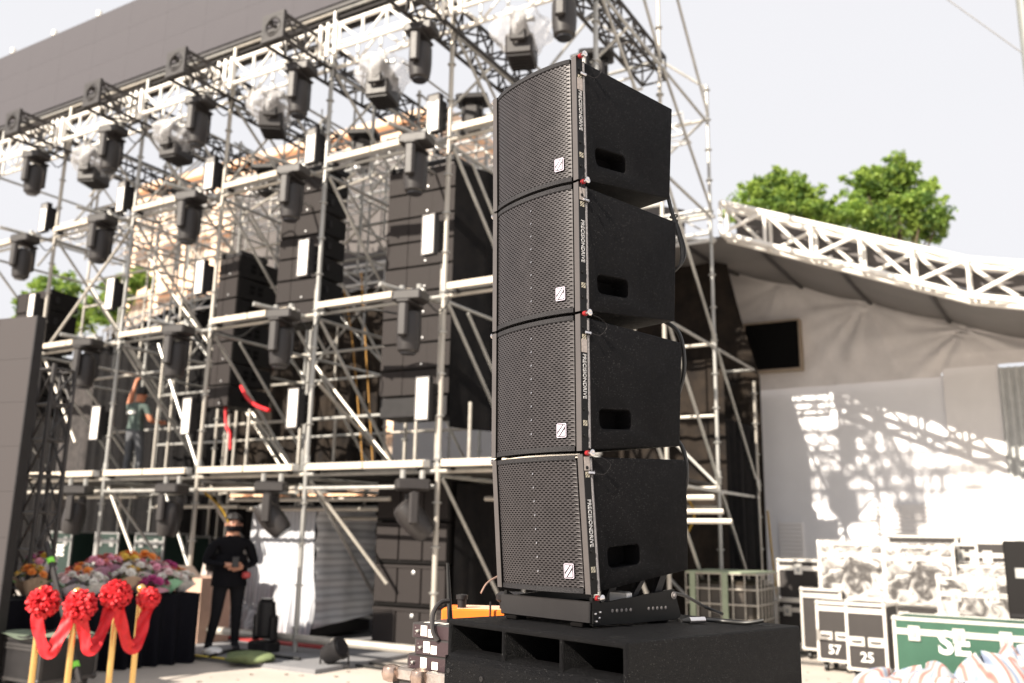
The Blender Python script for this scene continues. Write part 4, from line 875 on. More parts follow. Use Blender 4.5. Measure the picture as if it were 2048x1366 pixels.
def pompom(c, r):
    b = MB()
    for k in range(300):
        z = rnd(-1, 1); a = rnd(0, 6.283); q = math.sqrt(1 - z * z); n = Vector((q * math.cos(a), q * math.sin(a), z)); t_ = n.orthogonal().normalized(); t_.rotate(Matrix.Rotation(rnd(0, 6), 3, n)); s_ = n.cross(t_)
        p = c + n * r * rnd(.5, .66); w_ = rnd(.014, .024)
        # a looped petal of ribbon
        pts = [p - t_ * w_ * .5, p + n * r * .30 - t_ * w_, p + n * r * .48, p + n * r * .30 + t_ * w_, p + t_ * w_ * .5]
        vs = []
        for q_ in pts: vs += [q_ - s_ * w_ * .6, q_ + s_ * w_ * .6]
        b.add(vs, [(2 * i, 2 * i + 1, 2 * i + 3, 2 * i + 2) for i in range(4)])
    b.lathe([(.01, -r * .55), (r * .5, -r * .3), (r * .58, 0), (r * .5, r * .3), (.01, r * .55)], c=c, n=12)
    return b
pc = [(87, 1205, 7.95, .125), (160, 1212, 7.95, .13), (232, 1190, 8.2, .125), (297, 1196, 8.45, .095)]
pcs = []
for (px, py, Y, r_) in pc:
    c = IG @ at_y(px, py, Y); pcs.append(c); pompom(c, r_).build('pompom_bow', M_RED, gl, smooth=0, fix=False)
def ribbon(pts, w_, wd=(0, 0, 1)):
    P = curve_pts(pts, 10); b = MB(); vs = []; n = len(P)
    for i, p in enumerate(P):
        t_ = (P[min(i + 1, n - 1)] - P[max(i - 1, 0)]).normalized(); s_ = t_.cross(Vector((0, 1, .15)).normalized()); s_.normalize()
        for j in range(5):
            k = (j - 2) / 2; vs.append(p + s_ * k * w_ + Vector((0, 1, 0)) * .014 * math.sin(k * 4 + i * .5))
    b.add(vs, [(i * 5 + j, i * 5 + j + 1, (i + 1) * 5 + j + 1, (i + 1) * 5 + j) for i in range(n - 1) for j in range(4)]); return b
G = lambda px, py, Y: IG @ at_y(px, py, Y)
for pts in ([G(74, 1225, 7.9), G(78, 1270, 7.9), G(97, 1306, 7.9), G(118, 1275, 7.92), G(140, 1232, 7.95)], [G(164, 1230, 7.95), G(168, 1275, 8.0), G(180, 1300, 8.0), G(200, 1272, 8.1), G(220, 1215, 8.2)],
            [G(238, 1215, 8.2), G(246, 1262, 8.25), G(262, 1297, 8.3), G(278, 1280, 8.35), G(288, 1240, 8.4), G(300, 1205, 8.45)]):
    ribbon(pts, .052).build('satin_swag', M_RED, gl, smooth=70, fix=False)

# ================================================================== FLIGHT CASES
def corner_ball(mb, x, y, z, r=.03, mi=0):
    mb.lathe([(r * .3, -r * .95), (r * .8, -r * .6), (r, 0), (r * .8, r * .6), (r * .3, r * .95)], c=(x, y, z), n=8, mi=mi)
M_EDGE = mat('case_edge_aluminium', (.80, .77, .72), .32, .6, var=.06)
M_EDGED = mat('case_edge_dull', (.42, .42, .41), .4, .5, var=.1)
def case(label, M, w_, d_, h_, body, edge=M_EDGE, latches=2, text=None, casters=True, lid=.22, group='flight cases stacked on the ground', tsize=.12, tpos=None, handles=False, name='flight_case', panels=None):
    r = thing(name, label, 'flight case', (0, 0, 0), 0, group); r.matrix_local = M
    z0 = .12 if casters else 0
    MB().box(.006, w_ - .006, .006, d_ - .006, z0 + .006, z0 + h_ - .006).build('case_body', body, r, smooth=0)
    e = .032; zl = z0 + h_ * (1 - lid)
    for x_ in (0, w_ - e):
        for y_ in (0, d_ - e): MB().box(x_, x_ + e, y_, y_ + e, z0 + e, z0 + h_ - e).build('edge_strip', edge, r, smooth=0)
    for z_ in (z0, z0 + h_ - e):
        for y_ in (0, d_ - e): MB().box(0, w_, y_, y_ + e, z_, z_ + e).build('edge_strip', edge, r, smooth=0)
        for x_ in (0, w_ - e): MB().box(x_, x_ + e, e + .0005, d_ - e - .0005, z_, z_ + e).build('edge_strip', edge, r, smooth=0)
    if lid: MB().box(e + .001, w_ - e - .001, -.004, .004, zl - .028, zl - .002).box(e + .001, w_ - e - .001, -.004, .004, zl + .004, zl + .03).box(-.004, .004, e, d_ - e, zl - .028, zl + .03).build('lid_seam', edge, r, smooth=0)
    cb = MB()
    for x_ in (.02, w_ - .02):
        for y_ in (.02, d_ - .02):
            for z_ in (z0 + .02, z0 + h_ - .02): corner_ball(cb, x_, y_, z_, .036)
    struct(cb.build('corner_cap', edge, r), 'stuff')
    for k in range(latches):
        x_ = w_ * (k + .5) / latches if latches > 1 else w_ / 2
        l_ = MB().cbox(x_ - .055, x_ + .055, -.012, -.0045, zl - .085, zl + .06, .003).build('latch', edge, r)
        MB().cbox(x_ - .02, x_ + .02, -.022, -.0125, zl - .05, zl + .01, .003).build('latch_knob', M_EDGED, l_)
    if handles:
        for x_ in (w_ * .27, w_ * .73):
            l_ = MB().cbox(x_ - w_ * .19, x_ + w_ * .19, -.006, .004, z0 + h_ * .36, z0 + h_ * .50, .003).build('handle_dish', edge, r)
            MB().path(curve_pts([(x_ - w_ * .12, -.012, z0 + h_ * .43), (x_ - w_ * .06, -.03, z0 + h_ * .43), (x_ + w_ * .06, -.03, z0 + h_ * .43), (x_ + w_ * .12, -.012, z0 + h_ * .43)], 3), .009, 6).build('handle', M_BSTEEL, l_)
    if casters:
        for x_ in (.08, w_ - .08):
            for y_ in (.08, d_ - .08):
                c = MB().box(x_ - .03, x_ + .03, y_ - .03, y_ + .03, .085, .118).build('caster', M_BSTEEL, r)
                MB().tube((x_ - .018, y_, .046), (x_ + .018, y_, .046), .046, 12).build('wheel', M_CABLE, c)
    if text:
        tx, tz = tpos or (w_ / 2, z0 + h_ * .2)
        link('lettering', text_mesh(text, tsize, M_WHITE, .001, .010 if tsize > .2 else .003), r, basis((1, 0, 0), (0, 0, 1), (tx, -.003 + .0, tz)))
    return r
CM = lambda u, d, z=0, rz=0: FMAT @ Matrix.Translation((u, d, z)) @ Matrix.Rotation(R_(rz), 4, 'Z')
def fplace(px, py, z, rz=0):
    p = at_z(px, py, z); return Matrix.Translation((p.x, p.y, z)) @ Matrix.Rotation(FA + R_(rz), 4, 'Z')
# front row
def P(px, py): 
    p = at_z(px, py, 0.0); return p
A57 = fplace(1637, 1342, 0, -6); case('tall black flight case numbered 57 with silver edges', A57, .42, .52, .70, M_CASEB, latches=0, text='57', handles=True, lid=.12, tsize=.15, group=None or 'flight cases stacked on the ground')
A25 = fplace(1697, 1362, 0, -6); case('tall black flight case numbered 25 standing before the green case', A25, .45, .52, .74, M_CASEB, latches=0, text='25', handles=True, lid=.12, tsize=.15)
case('grey edged black flight case standing behind case 57', fplace(1606, 1318, 0, -6), .55, .6, .80, M_CASEB, latches=0, lid=.12)
GC = fplace(1795, 1402, 0, -5); case('wide green flight case lettered SE behind the striped bags', GC, 1.22, .6, .69, M_CASEG, latches=3, text='SE', tsize=.30, tpos=(.56, .58), lid=.2, casters=True)
# middle and back rows, standing on each other
def wrap_mat():
    if 'crinkled_wrap' in MC: return MC['crinkled_wrap']
    m = mat('crinkled_wrap', (.80, .77, .74), .18, var=.08, bump=1.0, bscale=12, alpha=.4); t = m.node_tree; b = t.nodes['Principled BSDF']
    n = t.nodes.new('ShaderNodeTexNoise'); n.inputs['Scale'].default_value = 5; n.inputs['Detail'].default_value = 8; n.inputs['Distortion'].default_value = 1.5
    tcn = t.nodes.new('ShaderNodeTexCoord'); t.links.new(tcn.outputs['Object'], n.inputs['Vector'])
    r = t.nodes.new('ShaderNodeMapRange'); r.inputs['From Min'].default_value = .40; r.inputs['From Max'].default_value = .58; r.inputs['To Min'].default_value = .05; r.inputs['To Max'].default_value = .62
    t.links.new(n.outputs['Fac'], r.inputs['Value']); t.links.new(r.outputs[0], b.inputs['Alpha']); return m
def wrapsheet(root, w_, d_, h_, z0=.0):
    def fn(s, t):
        b_ = .012 + .012 * math.sin(s * 37 + t * 11) + .010 * math.sin(t * 29 + s * 13)
        return Vector((-.01 + (w_ + .02) * s, -.016 - b_, z0 + .03 + (h_ - .0) * t))
    MB().grid(fn, 50, 26).build('clear_wrap', wrap_mat(), root, smooth=60)
    MB().grid(lambda s, t: Vector((-.01 + (w_ + .02) * s, -.02 + (d_ + .03) * t, z0 + h_ + .03 + .012 * math.sin(s * 31 + t * 17))), 30, 14).build('clear_wrap', MC['crinkled_wrap'], root, smooth=60)
cs_ = [('plastic wrapped flight case in the middle row, left of two', 1640, 1190, 4.6, 1.02, .60, True, 0.88), ('plastic wrapped flight case in the middle row, right of two', 1768, 1197, 4.6, 1.10, .64, True, .88)]
def at_fd(px, py, d):
    """point on the plane d of the scaffold frame"""
    v = ray(px, py); n = FMAT.to_3x3() @ Vector((0, 1, 0)); o = Vector((0, 0, HC)); return o + v * ((W(0, d, 0) - o).dot(n) / v.dot(n))
def rowcase(label, px, d, z, w_, dp, h_, wrap=False, body=M_CASEB, **k):
    p = at_fd(px, 1100, d); M = Matrix.Translation((p.x, p.y, z)) @ Matrix.Rotation(FA, 4, 'Z')
    r = case(label, M, w_, dp, h_, body, **k)
    if wrap: wrapsheet(r, w_, dp, h_, .12 if k.get('casters', True) else 0)
    return r
rowcase('black flight case low on the left beside the scaffold end', 1548, 4.4, 0, .62, .6, .60)
rowcase('black flight case with silver edges, upper one beside the scaffold end', 1552, 4.4, .721, .60, .6, .56, casters=False, latches=1)
rowcase('low base case under the plastic wrapped cases, left', 1625, 3.95, 0, .86, .6, .68)
rowcase('plastic wrapped flight case in the upper row, left of two', 1636, 4.0, .801, .84, .6, .72, True, casters=False)
rowcase('low base case under the plastic wrapped cases, middle', 1762, 3.95, 0, .86, .6, .64)
rowcase('plastic wrapped flight case in the upper row, right of two', 1765, 3.9, .761, .84, .6, .74, True, casters=False)
rowcase('silver flight case at the back top beneath the louvres', 1775, 5.0, 0, .9, .6, 1.52, False, lid=.12)
rowcase('plastic wrapped low case behind the green case', 1868, 3.55, 0, .82, .5, 1.02, True, lid=.2)
rowcase('black flight case standing at the back right below the sunlit wall', 1905, 4.6, 0, .34, .5, 1.42, False, lid=.1)
rowcase('black flight case with twin white labels at the back right', 1950, 4.3, 0, .55, .5, 1.45, False, lid=.12, text='▬ ▬' if False else None)
rowcase('plastic wrapped crate right of the middle row', 1893, 4.0, 0, .80, .5, 1.16, True, lid=.2)
# tall black speaker at right edge
p = at_fd(2006, 1100, 3.0); r = thing('road_speaker', 'black loudspeaker cabinet at the right edge on top of dark cases', 'loudspeaker', (p.x, p.y, .72), FA)
MB().cbox(0, .6, 0, .5, 0, .86, .012).build('cabinet', M_SPK, r); MB().box(.1, .45, -.01, -.001, .45, .56).build('side_handle', M_EDGED, r); MB().box(.02, .58, -.014, -.001, .02, .06).build('bottom_rim', M_BSTEEL, r)
r = case('dark case under the loudspeaker at the right edge', Matrix.Translation((p.x, p.y, 0)) @ Matrix.Rotation(FA, 4, 'Z'), .6, .5, .58, M_BSTEEL, edge=M_EDGED, latches=0)
# green cases behind the flowers
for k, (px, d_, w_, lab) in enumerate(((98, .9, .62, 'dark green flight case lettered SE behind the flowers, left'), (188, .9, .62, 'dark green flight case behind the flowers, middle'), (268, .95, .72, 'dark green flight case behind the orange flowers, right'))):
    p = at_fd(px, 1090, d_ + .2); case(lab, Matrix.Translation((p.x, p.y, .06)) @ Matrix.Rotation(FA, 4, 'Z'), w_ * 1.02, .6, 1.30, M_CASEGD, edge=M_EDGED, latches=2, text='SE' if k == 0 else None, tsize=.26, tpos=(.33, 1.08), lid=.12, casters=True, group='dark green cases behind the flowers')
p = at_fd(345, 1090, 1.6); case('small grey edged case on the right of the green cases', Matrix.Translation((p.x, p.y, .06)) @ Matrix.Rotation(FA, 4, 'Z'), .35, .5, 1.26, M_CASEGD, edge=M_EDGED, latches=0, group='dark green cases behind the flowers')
p = at_fd(335, 1200, -.1); r = thing('cardboard_box', 'large open cardboard box behind the table, flaps raised', 'cardboard box', (p.x, p.y, .05), FA - .1)
MB().box(0, .75, 0, .5, 0, .85).build('box_body', M_CARD, r, smooth=0)
MB().add([(0, 0, .852), (.75, 0, .852), (.85, -.22, 1.02), (-.1, -.22, 1.02)], [(0, 1, 2, 3)]).build('box_flap', mat('card_grey', (.38, .33, .30), .8), r, smooth=0)
MB().add([(0, .5, .852), (.75, .5, .852), (.82, .62, 1.1), (-.1, .62, 1.1)], [(0, 1, 2, 3)]).build('box_flap', MC['card_grey'], r, smooth=0)

# striped plastic bags, lower right
def blob(lab, c, rx, ry, rz_, seed):
    random.seed(seed); ph = [rnd(0, 6) for _ in range(8)]
    def f(s, t):
        a = s * 6.2832
        return 1 + .13 * math.sin(a * 3 + ph[0] + 3 * t) + .09 * math.sin(a * 5 + ph[1]) * math.sin(t * 7 + ph[2]) + .04 * math.sin(a * 9 + ph[3] + t * 7) + .035 * abs(math.sin(a * 5 + t * 9 + ph[4])) + .012 * math.sin(a * 19 + ph[5] + t * 15)
    o = ell(0, 0, 0, rx, ry, rz_, 80, 40, f, 0.02, .98).build('striped_bag', M_BAG, smooth=80); o.location = c; o.rotation_euler = (.2, .3, seed); return tag(o, lab, 'plastic sheet', 'red white and blue striped sheets heaped at the lower right')
for (px, py, Y, rx, rz_, sd_, lab) in ((1775, 1392, 8.6, .30, .20, 1, 'crumpled striped plastic sheet, leftmost of the heap before case 25'), (1860, 1402, 8.3, .38, .26, 2, 'crumpled striped plastic sheet in the middle of the heap below the letters'), (1998, 1392, 8.2, .36, .31, 3, 'crumpled striped plastic sheet highest on the right of the heap'), (2060, 1375, 8.3, .36, .32, 4, 'crumpled striped plastic sheet at the bottom right corner'), (1925, 1430, 7.9, .42, .24, 5, 'crumpled striped plastic sheet lowest in the heap')):
    c = at_y(px, py, Y); c.z = max(c.z, .1); blob(lab, c, rx, rx * .8, rz_, sd_)
c = at_y(1960, 1420, 8.2); r = tag(MB().box(-.9, .9, -.5, .5, 0, max(.12, c.z - .12), Matrix.Translation((c.x, c.y, 0)) @ Matrix.Rotation(FA, 4, 'Z')).build('low_pallet', M_CARD, smooth=0), 'low wooden pallet hidden under the striped sheets', 'pallet')
random.seed(11)
# caged water tank
p = at_fd(1372, 1150, 3.1); ib = thing('caged_tank', 'caged plastic liquid tank behind the speaker foot, green straps over it', 'tank', (p.x, p.y, 0), FA)
MB().cbox(.03, .93, .03, .95, .12, 1.0, .05).build('tank', M_TANK, ib)
for k in range(7): bar('cage_bar', (k * .96 / 6, -.01, .1), (k * .96 / 6, -.01, 1.1), .009, M_GALVW, ib, 6); bar('cage_bar', (.97, k * .96 / 6, .1), (.97, k * .96 / 6, 1.1), .009, M_GALVW, ib, 6)
for k in range(6): bar('cage_rail', (0, -.015, .12 + k * .195), (.96, -.015, .12 + k * .195), .011, M_GALVW, ib, 6); bar('cage_rail', (.975, 0, .12 + k * .195), (.975, .96, .12 + k * .195), .011, M_GALVW, ib, 6)
MB().box(0, .96, -.03, .98, 1.105, 1.12).box(.06, .14, -.034, -.028, .2, 1.105).box(.5, .58, -.034, -.028, .2, 1.105).build('green_strap', M_GSTRAP, ib, smooth=0)
MB().box(0, .97, 0, .97, 0, .10).build('pallet_base', M_GALV, ib, smooth=0)

# ================================================================== LEFT SIDE SCREEN AND TOWER
s0 = at_z(20, 1366, .1); s1 = at_y(74, 631, s0.y)
sdx = (FMAT.to_3x3() @ Vector((1, 0, 0)))
ls = thing('side_screen', 'tall dark grey video screen standing at the left edge of the picture', 'screen', (s1.x, s1.y, 0), FA + R_(10))
for i in range(4):
    for k in range(8): MB().box(-.5 * (i + 1) + .001, -.5 * i - .001, 0, .08, .1 + k * (s1.z - .1) / 8 + .001, .1 + (k + 1) * (s1.z - .1) / 8 - .001).build('screen_panel', M_SCREEN2, ls, smooth=0)
MB().box(.0, .02, -.005, .10, .05, s1.z).build('screen_edge', M_BSTEEL, ls, smooth=0)
ca = MB(); ca.tube((0, 0, 0), (0, 0, 0), .01)
q = at_z(2, 1350, 0); tw = thing('truss_tower', 'black box truss tower standing behind the side screen', 'truss', (q.x, q.y, 0), FA)
for (a, b) in ((0, 0), (.26, 0), (.26, .26), (0, .26)): bar('chord', (a, b, 0), (a, b, 3.35), .025, M_BTRUSS, tw)
for k in range(9):
    z = .1 + k * .4
    for (a, b) in (((0, 0), (.26, 0)), ((.26, 0), (.26, .26)), ((.26, .26), (0, .26)), ((0, .26), (0, 0))):
        bar('rung', (*a, z), (*b, z), .016, M_BTRUSS, tw)
        if k < 8: bar('lacing_bar', (*a, z), (*b, z + .4), .013, M_BTRUSS, tw)
MB().box(-.3, .6, -.3, .6, 0, .02).build('base_plate', M_BSTEEL, tw, smooth=0)
for k in range(6): MB().cbox(-.09, -.03, -.06, .02, .45 + k * .5, .52 + k * .5, .01).build('clamp', M_ALU, tw)
# dark box with tarp at bottom left
p = at_z(-40, 1390, 0); r = case('dark equipment case with a dull green cover at the lower left corner', Matrix.Translation((p.x, p.y + .2, 0)) @ Matrix.Rotation(FA, 4, 'Z'), .7, .6, .40, M_BSTEEL, edge=M_BTRUSS, latches=0, group='cases at the lower left')
MB().grid(lambda s, t: Vector((-.05 + .8 * s, -.06 + .75 * t, .53 + .02 * math.sin(s * 8 + t * 5))), 16, 12).build('green_cover', mat('dull_green_cover', (.17, .21, .15), .8), r)
# mic stand like leg with green tape
a, b = at_y(93, 1085, 9.4), at_y(160, 1366, 9.0)
r = thing('tripod_stand', 'slanting grey stand leg with bright green tape behind the red bows', 'stand', (b.x, b.y, 0)); I_ = Matrix.Translation(-Vector((b.x, b.y, 0)))
MB().tube(I_ @ a, I_ @ b, .028, 8).build('leg', M_LAMP, r)
for t_ in (.12, .86): MB().tube(I_ @ a.lerp(b, t_), I_ @ a.lerp(b, t_ + .035), .036, 8).build('green_tape', mat('lime_tape', (.25, .75, .08), .5), r)

# things on the floor mid-left
q = at_z(527, 1303, .05); r = thing('floor_moving_head', 'black moving head lamp standing upright on the floor before the striped crate', 'stage lamp', (q.x, q.y, .05), FA)
MB().cbox(-.17, .17, -.13, .13, 0, .13, .02).build('lamp_base', M_BSTEEL, r); MB().cbox(-.18, -.13, -.06, .06, .131, .45, .02).build('yoke_arm', M_BSTEEL, r); MB().cbox(.13, .18, -.06, .06, .131, .45, .02).build('yoke_arm', M_BSTEEL, r)
MB().lathe([(.08, .17), (.12, .2), (.125, .45), (.11, .6), (.07, .63)], n=16).build('lamp_head', M_BSTEEL, r)
MB().lathe([(.085, .631), (.088, .65), (.001, .651)], n=16).build('lens', M_LENS, r)
q = at_z(668, 1338, 0); r = thing('par_can', 'small black spotlight on the concrete in front of the scaffold foot', 'stage lamp', (q.x, q.y, 0), FA + .4)
MB().lathe([(.06, -.16), (.11, -.13), (.12, .02), (.135, .06), (.135, .10)], c=(0, 0, .2), axis=(.85, -.25, .45), n=16).build('lamp_body', M_BSTEEL, r)
MB().path([(-.16, 0, .2), (-.17, 0, .04), (-.1, 0, .01), (.1, 0, .01), (.17, 0, .04), (.16, 0, .2)], .013, 6).build('floor_bracket', M_BSTEEL, r); MB().lathe([(.1, 0), (.1, .012), (.001, .013)], c=Vector((0, 0, .2)) + Vector((.85, -.25, .45)).normalized() * .1, axis=(.85, -.25, .45), n=16).build('lens', M_LENS, r)
for k, (pts, lab) in enumerate((([(560, 1322), (610, 1335), (700, 1330), (800, 1342)], 'black cable snaking on the concrete past the small spotlight'), ([(690, 1330), (740, 1326), (790, 1335), (830, 1345)], 'second black cable lying behind the radio receivers'), ([(420, 1312), (470, 1300), (540, 1310), (600, 1318)], 'black cable on the carpet edge by the upright lamp'))):
    P_ = [at_z(x_, y_, .02 + (.05 if k == 2 else 0)) for x_, y_ in pts]; tag(MB().path(curve_pts(P_, 8), .02, 6).build('floor_cable', M_CABLE), lab, 'cable')
q = at_z(500, 1322, .06); o = ell(0, 0, 0, .30, .16, .07, 40, 12, lambda s, t: 1 + .12 * math.sin(s * 25 + t * 9)).build('green_cloth', mat('pale_green_cloth', (.13, .165, .075), .8, var=.3, scale=9), smooth=60); o.location = q + Vector((0, 0, .04)); tag(o, 'crumpled pale green cloth on the carpet by the masked person', 'cloth')
for (px, py, lab) in ((425, 1308, 'pale shoe shaped bundle of tissue at the masked persons feet'), (535, 1290, 'small crumpled white plastic scrap by the lamp base')):
    q = at_z(px, py, .06); o = ell(0, 0, 0, .12, .08, .05, 24, 10, lambda s, t: 1 + .15 * math.sin(s * 19 + t * 7)).build('plastic_scrap', M_WRAPS[2], smooth=60); o.location = q + Vector((0, 0, .03)); tag(o, lab, 'litter')
o = MB().box(-1.2, 1.1, -.12, .6, .052, .075, CM(-1.1, .55)).build('red_carpet', mat('red_carpet', (.30, .03, .03), .95), smooth=0); tag(o, 'strip of red carpet under the striped crate', 'carpet')

# ================================================================== BACKGROUND BEYOND: BUILDING, TREES, POLE
pb = thing('peach_building', 'sunlit peach building with awnings seen through the upper left scaffold', 'building', W(-27.3, 22, 0), FA)
MB().box(-8.2, 13.2, 0, 5, 0, 20.2).build('wall', M_PEACH, pb, smooth=0)
MB().box(-8.5, 13.5, -.4, 5.2, 20.21, 20.6).build('cornice', mat('cornice', (.7, .5, .36), .8), pb, smooth=0)
wm = MB().box(0, 1.1, -.02, -.002, 0, 1.4).mesh('window', M_GLASSD, 0); fm = MB().box(-.12, 0, -.06, -.001, -.1, 1.5).box(1.1, 1.22, -.06, -.001, -.1, 1.5).box(0, 1.1, -.06, -.001, 1.4, 1.5).box(0, 1.1, -.1, -.001, -.1, 0).box(.52, .58, -.04, -.021, 0, 1.4).mesh('frame', mat('window_frame', (.7, .62, .52), .6), 0)
am = MB().prism([(-.2, -.002, 1.9), (-.2, -.75, 1.55), (-.2, -.75, 1.48), (-.2, -.002, 1.8)], (0, 0, 0), (1.5, 0, 0)).mesh('awning', mat('orange_awning', (.68, .44, .28), .7), 0)
for i in range(9):
    for k in range(7):
        M = Matrix.Translation((-7.4 + i * 2.3, 0, 1.5 + k * 2.7)); wo_ = link('window', wm, pb, M); link('frame', fm, wo_); link('awning', am, wo_)

def make_tree(lab, base, trunk_h, lobes, n, leaf, seed, mats=M_TREE):
    random.seed(seed); r = thing('broadleaf_tree', lab, 'tree', base)
    tm = MB(); H_ = trunk_h; top = max(l[2] for l in lobes)
    tm.path([(0, 0, 0), (.1, .05, H_ * .5), (0, .1, H_), (.1, 0, top)], [.22, .16, .09, .03], 8)
    for l in lobes: tm.path(curve_pts([(0, .1, H_ * .8), (l[0] * .5, l[1] * .5, H_ * .5 + l[2] * .5), (l[0], l[1], l[2])], 4), [.06 - .005 * k for k in range(9)], 6)
    tm.build('trunk', M_BARK, r)
    b = MB()
    tot = sum(l[3] ** 2 for l in lobes)
    for l in lobes:
        cnt = int(n * l[3] ** 2 / tot); cl = []
        for _ in range(int(26 + l[3] * 26)):
            v = Vector((random.gauss(0, 1), random.gauss(0, 1), random.gauss(0, 1))).normalized() * (rnd(.45, 1.03)); cl.append((Vector((l[0], l[1], l[2])) + Vector((v.x * l[3], v.y * l[3], v.z * l[3] * l[4])), rnd(.16, .34) * l[3], random.choice((0, 0, 1, 1, 2))))
        for _ in range(14):
            v = Vector((random.gauss(0, 1), random.gauss(0, .6), abs(random.gauss(0, 1)))).normalized() * rnd(1.0, 1.28); cl.append((Vector((l[0], l[1], l[2])) + Vector((v.x * l[3], v.y * l[3], v.z * l[3] * l[4])), rnd(.07, .15) * l[3], random.choice((0, 0, 1))))
        for _ in range(cnt):
            c, cr_2, mi = random.choice(cl)
            v = Vector((random.gauss(0, 1), random.gauss(0, 1), random.gauss(0, .7))) * cr_2 * .5
            p = c + v; a = Vector((rnd(-1, 1), rnd(-1, 1), rnd(-1, .3))).normalized() * leaf * rnd(.6, 1.3); s_ = a.cross(Vector((rnd(-1, 1), rnd(-1, 1), rnd(-1, 1)))).normalized() * leaf * .32
            b.add([p, p + a * .5 + s_, p + a, p + a * .5 - s_], [(0, 1, 2, 3)], mi if random.random() < .8 else random.randint(0, 2))
    struct(b.build('crown', mats, r, smooth=0, fix=False), 'stuff'); random.seed(seed + 100)
def tree_at(lab, px, py, D, lobes_px, n, leaf, seed):
    """lobes given as pixel centre, pixel radius and squash at distance D"""
    base = at_y(px, py, D); b0 = Vector((base.x, base.y, 0)); sc = D / FPX * 1.03; lobes = []
    for k, (lx, ly, rp, sq) in enumerate(lobes_px):
        c = at_y(lx, ly, D + ((-1) ** k) * rp * sc * .4); lobes.append((c.x - b0.x, c.y - b0.y, c.z, rp * sc, sq))
    make_tree(lab, b0, min(l[2] for l in lobes) * .75, lobes, n, leaf, seed)
tree_at('round light green tree above the roof truss, nearer the scaffold', 1560, 400, 26, [(1555, 385, 48, 1.0), (1520, 410, 50, .8), (1595, 395, 45, .9), (1490, 430, 34, .7), (1560, 440, 70, .6), (1630, 430, 35, .6)], 19000, .13, 21)
tree_at('taller pointed green tree above the roof truss, farther right', 1790, 400, 27, [(1795, 385, 58, 1.0), (1798, 350, 30, 1.1), (1796, 322, 15, 1.3), (1770, 360, 22, .9), (1838, 385, 26, .9), (1878, 440, 24, .8), (1735, 385, 48, .95), (1845, 420, 48, .95), (1780, 440, 85, .7), (1690, 430, 45, .7), (1860, 460, 35, .7), (1640, 455, 40, .5)], 26000, .13, 22)
tree_at('small green tree showing low through the left scaffold', 115, 600, 30, [(115, 590, 42, 1), (75, 620, 40, .8), (150, 640, 40, .8), (100, 660, 60, .7)], 9000, .16, 23)
tree_at('yellowish tree between the peach building and the scaffold', 235, 580, 29, [(235, 585, 32, .9), (215, 620, 35, .8), (280, 560, 22, .8)], 5000, .15, 24)
q = at_y(2090, 400, 14); pl = thing('light_pole', 'pale tall pole at the upper right edge', 'pole', (q.x, q.y, 0))
MB().tube((0, 0, 0), (0, 0, 16), .13, 14, .085).build('pole_shaft', mat('pole_paint', (.19, .20, .19), .5), pl)
MB().lathe([(.18, 0), (.18, .03), (.12, .05)], n=14).build('pole_base', M_GALV, pl)
a, b = at_y(2030, 106, 14), at_y(1880, -12, 14); a = Vector((q.x - .1, q.y, a.z))
o = MB().path([a, a.lerp(b, .5), b, a.lerp(b, 2.5)], .011, 6).build('overhead_wire', mat('wire_grey', (.3, .3, .3), .5)); tag(o, 'thin overhead wire running from the pale pole across the sky', 'wire')

